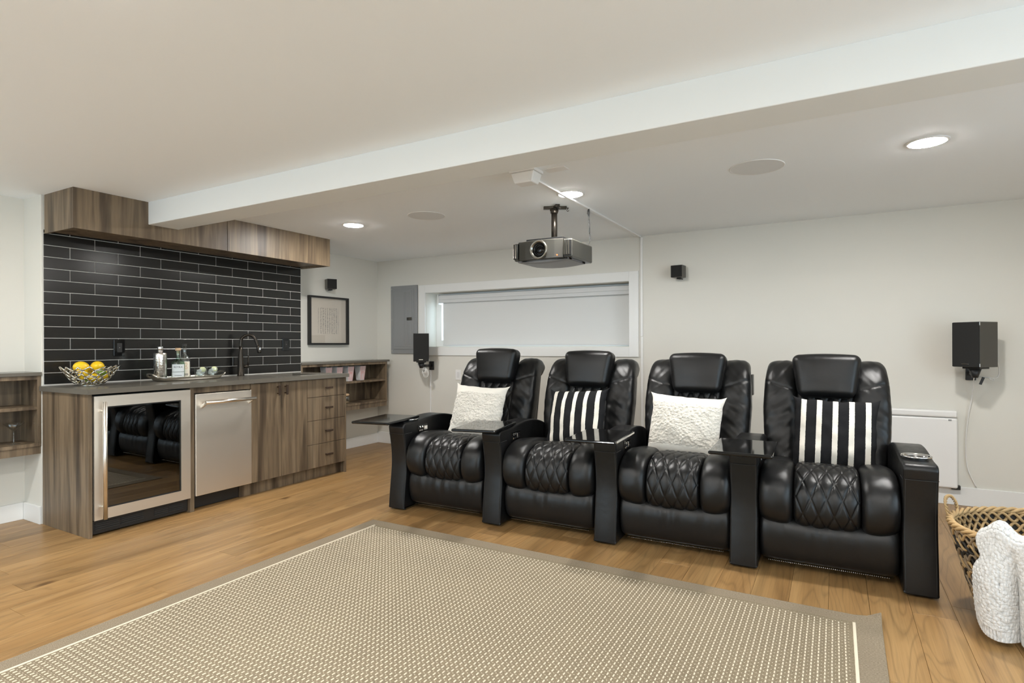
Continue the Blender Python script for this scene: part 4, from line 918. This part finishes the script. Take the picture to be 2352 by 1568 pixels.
    def arm(xc, tray):
        a = part('armrest', 'arm', LEA, smooth='caps', loc=(xc, 0, 0)); part('seam', 'armseam', 'stitch', parent=a); part('stitching', 'edge', 'stitch', parent=a); part('foot', 'feet', 'blackpl', parent=a, smooth=False)
        part('cup_holder', 'cup', 'chrome', parent=a); part('cup_well', 'cupd', 'blackgl', parent=a)
        return a
    a = arm(-.39, True)
    cp_ = part('control_panel', 'ctrl', 'blackgl', parent=t, smooth=False, loc=(-.39, 0, 0))
    for k, g in enumerate(G['btn']): part('button', 'btn%d' % k, 'chrome', g, parent=cp_, smooth=False)
    if right_arm: arm(.39, False)
    return t, part
RC = {}
chairs = [(-2.389, 3.196, 'black leather recliner at the left end of the row, nearest the bar', .035, .02), (-1.598, 3.222, 'black leather recliner second from the bar, holding a striped cushion', .018, 0), (-.813, 3.246, 'black leather recliner third from the bar, holding a fleecy white cushion', .004, 0), (-.040, 3.262, 'black leather recliner at the right end of the row with a bare cup holder arm', 0, 0)]
trays = [(-2.868, 3.195, 10), (-2.040, 3.235, 12), (-1.215, 3.215, 4), (-.418, 3.22, 2)]
for i, (cx_, cy_, lab, hdz, htl) in enumerate(chairs):
    t, part = recliner(lab, i == 3, hdz, htl)
    rz = math.radians(1.3); t.location = (cx_, cy_, 0); t.rotation_euler = (0, 0, rz)
    tx, tyy, ta = trays[i]; d = Vector((tx-cx_, tyy-cy_, 0)); d.rotate(Euler((0, 0, -rz)))
    tr = part('swivel_tray', 'tray', 'blackgl', smooth=False, loc=(d.x, d.y, .652), rot=(0, 0, math.radians(ta)-rz), label='glossy black swivel tray')
    part('tray_pivot', 'pivot', 'blackpl', parent=tr, smooth=False)
    if i == 2: part('edge_trim', 'edgebar', 'chrome', parent=tr, smooth=False)
    if i == 2:
        mk_pouch = part('hanging_pouch', 'pouch', 'cabside', rbox(.335, .352, .90, .96, .85, .99, .004), smooth=False, label='small dark pouch hanging behind the backrest')
# ================================================================ PILLOWS
def vnoise(seed, n=64):
    L = np.random.default_rng(seed).uniform(-1, 1, (n, n))
    def f(x, y):
        x0, y0 = math.floor(x), math.floor(y); fx, fy = x-x0, y-y0; fx = fx*fx*(3-2*fx); fy = fy*fy*(3-2*fy)
        a = L[x0 % n, y0 % n]*(1-fx)+L[(x0+1) % n, y0 % n]*fx; b = L[x0 % n, (y0+1) % n]*(1-fx)+L[(x0+1) % n, (y0+1) % n]*fx
        return a*(1-fy)+b*fy
    return f
def pillow(w, h, t, seed, fuzzy):
    N = vnoise(seed); N2 = vnoise(seed+50)
    def side(sg):
        def f(u, v):
            u = 2*u-1; v = 2*v-1
            x = u*w/2*(1-.10*(1-abs(v)**5)); z = v*h/2*(1-.10*(1-abs(u)**5))
            pu = max(0, 1-abs(u)**2.4)**.55; pv = max(0, 1-abs(v)**2.4)**.55
            th2 = t*pu*pv*(1+.14*N(u*2+5, v*2+3)) + .006*pu*pv*N(u*5+9, v*4)
            # tension creases towards the corners
            th2 += .004*pu*pv*math.sin(26*(u*v))*max(0, abs(u*v)-.15)
            if fuzzy and abs(z) < .135 and pu*pv > .05: th2 += .0045*N2(x*85, z*110)+.0025*N2(x*170+7, z*200)
            return (x+.004*N(v*6, 1), sg*max(th2, .001), z+.004*N(2, u*6))
        return f
    n = 150 if fuzzy else 70
    a = grid(side(-1), n, n); b = grid(side(1), 40, 40)
    return join(a, (b[0], [tuple(reversed(q)) for q in b[1]]))
def put_pillow(g, mat, loc, rot, label, name='throw_pillow'):
    me = mesh_of(name, g); me.materials.append(M[mat]); me.polygons.foreach_set('use_smooth', [True]*len(me.polygons))
    o = bpy.data.objects.new(name, me); COL.objects.link(o); o.location = loc; o.rotation_euler = rot
    o['label'] = label; o['category'] = 'pillow'; o['group'] = 'cushions on the recliners'
R_ = math.radians
put_pillow(pillow(.47, .43, .085, 1, True), 'fleece', (-2.395, 3.69, .685), (R_(-22), R_(2), R_(4)), 'fleecy ivory cushion on the recliner nearest the bar')
put_pillow(pillow(.45, .43, .080, 2, False), 'stripes', (-1.585, 3.715, .68), (R_(-22), R_(-3), R_(2)), 'black and cream striped cushion half behind a swivel tray')
put_pillow(pillow(.48, .42, .085, 3, True), 'fleece', (-.838, 3.725, .672), (R_(-18), R_(3), R_(2)), 'fleecy white cushion on the third recliner from the bar')
put_pillow(pillow(.45, .45, .080, 4, False), 'stripes', (-.004, 3.735, .668), (R_(-15), R_(2), R_(1)), 'black and white striped cushion on the recliner at the right end')
# ================================================================ BASKET + BLANKET
bcx, bcy, bz = .80, 3.20, .40
bk_ = thing('woven_basket', 'large round seagrass basket woven in tan and black beside the recliners', 'basket', (bcx, bcy, 0))
def bkp(a, z, dr=0): 
    f = z/bz; r = .235+.115*f**.9+dr; return (bcx+r*math.cos(a), bcy+r*math.sin(a), z)
mk('wall', grid(lambda u, v: bkp(2*math.pi*u, .01+(bz-.015)*v), 96, 14, True), 'ropedark', bk_, True)
mk('bottom', lathe([(0, .004), (.236, .004), (.238, .012), (0, .014)], (bcx, bcy, 0), 48), 'ropedark', bk_)
NL = 24
for k, zz in enumerate(np.linspace(.03, bz-.03, 9)):
    for fam in (-1, 1):
        ro_, ri = [], []
        for i in range(NL*10):
            a = 2*math.pi*i/(NL*10); w = math.sin(NL*a+math.pi*(k % 2))*fam; ov = math.cos(NL*a)*fam
            ro_.append(bkp(a, zz+.0185*w, .006+.003*ov)); ri.append(bkp(a, zz+.0185*w, -.007-.003*ov))
        mk('outer_strand', tube(ro_, .0058, 5, True), ('ropegrey', 'ropedark', 'rope')[(k+(fam > 0)) % 3], bk_, True); mk('inner_strand', tube(ri, .0068, 5, True), 'rope', bk_, True)
for i in range(24): mk('stake', tube([bkp(2*math.pi*i/24, z, .007) for z in np.linspace(.01, bz-.01, 6)], .005, 5), 'ropegrey', bk_, True)
rim = [Vector(bkp(a, bz)) for a in np.linspace(0, 2*math.pi, 200, endpoint=False)]
mk('rim', join(*[tube([p+Vector((math.cos(a)*.009*math.cos(q+i*.55), math.sin(a)*.009*math.cos(q+i*.55), .009*math.sin(q+i*.55))) for i, (p, a) in enumerate(zip(rim, np.linspace(0, 2*math.pi, 200, endpoint=False)))], .0075, 6, True) for q in (0, 2.1, 4.2)]), 'rope', bk_, True)
for ac in (math.radians(157), math.radians(-23)):
    pts = [Vector(bkp(ac+da, bz+dz, .004)) for da, dz in ((-.17, 0), (-.19, .04), (-.12, .072), (.03, .075), (.15, .05), (.19, 0))]
    pts = [Vector(p) for p in catmull(pts, 14)]
    mk('handle', join(*[tube([p+Vector((.004*math.cos(q+i*.8), .004*math.sin(q+i*.8), .003*math.sin(q+i*.8))) for i, p in enumerate(pts)], .0042, 6) for q in (0, 3.14)]), 'rope', bk_, True)
def blk(u, v, plain=False):
    a = math.radians(218+(290-218)*u)
    ex = lambda c, w: math.exp(-((u-c)/w)**2)
    hump = .055*ex(.15, .10)+.035*ex(.45, .12)+.03*ex(.75, .12)
    s = v*1.02          # 0 inside the basket ... 1 near the floor
    if s < .22:
        f = s/.22; r = .340-.13*(1-f)**1.2; z = bz+.024-.15*(1-f)**1.7+hump*f
    elif s < .32:
        f = (s-.22)/.10; an = f*math.pi/2; r = .340+.03*math.sin(an); z = bz+.024-.03*(1-math.cos(an))+hump*(1-f*.45)
    else:
        f = (s-.32)/.70; top = bz-.006+hump*.55; bot = .024+.05*max(0, 1-u/.2)**2+.02*max(0, u-.4)
        r = .370-.012*f+(.014*math.sin(u*13+.4)-.055*ex(.275, .04)+.018*ex(.14, .10)-.05*ex(.60, .05)+.012*ex(.42, .08))*min(1, f*2.2)+.012*math.sin(f*3.2); z = top+(bot-top)*f
    side = .07*math.exp(-((s-.45)/.07)**2)*max(0, 1-u/.15)**2
    a2 = a+side
    if not plain:          # raised knit stitches
        ci, cj = u*26, s*40; st = (abs(math.sin(math.pi*(ci+.5*(int(cj) % 2))))*abs(math.sin(math.pi*cj)))**.6
        if s > .94: st = .4*abs(math.sin(math.pi*u*60))
        r += .004*st if s > .27 else 0; z += .004*st if s <= .27 else 0
    return (bcx+r*math.cos(a2), bcy+r*math.sin(a2), z)
g = grid(blk, 230, 330)
bl = mk('knit_blanket', g, 'knit', None, True, label='white chunky knit blanket draped over the basket rim', cat='blanket')
sm = bl.modifiers.new('thickness', 'SOLIDIFY'); sm.thickness = .010; sm.offset = -1
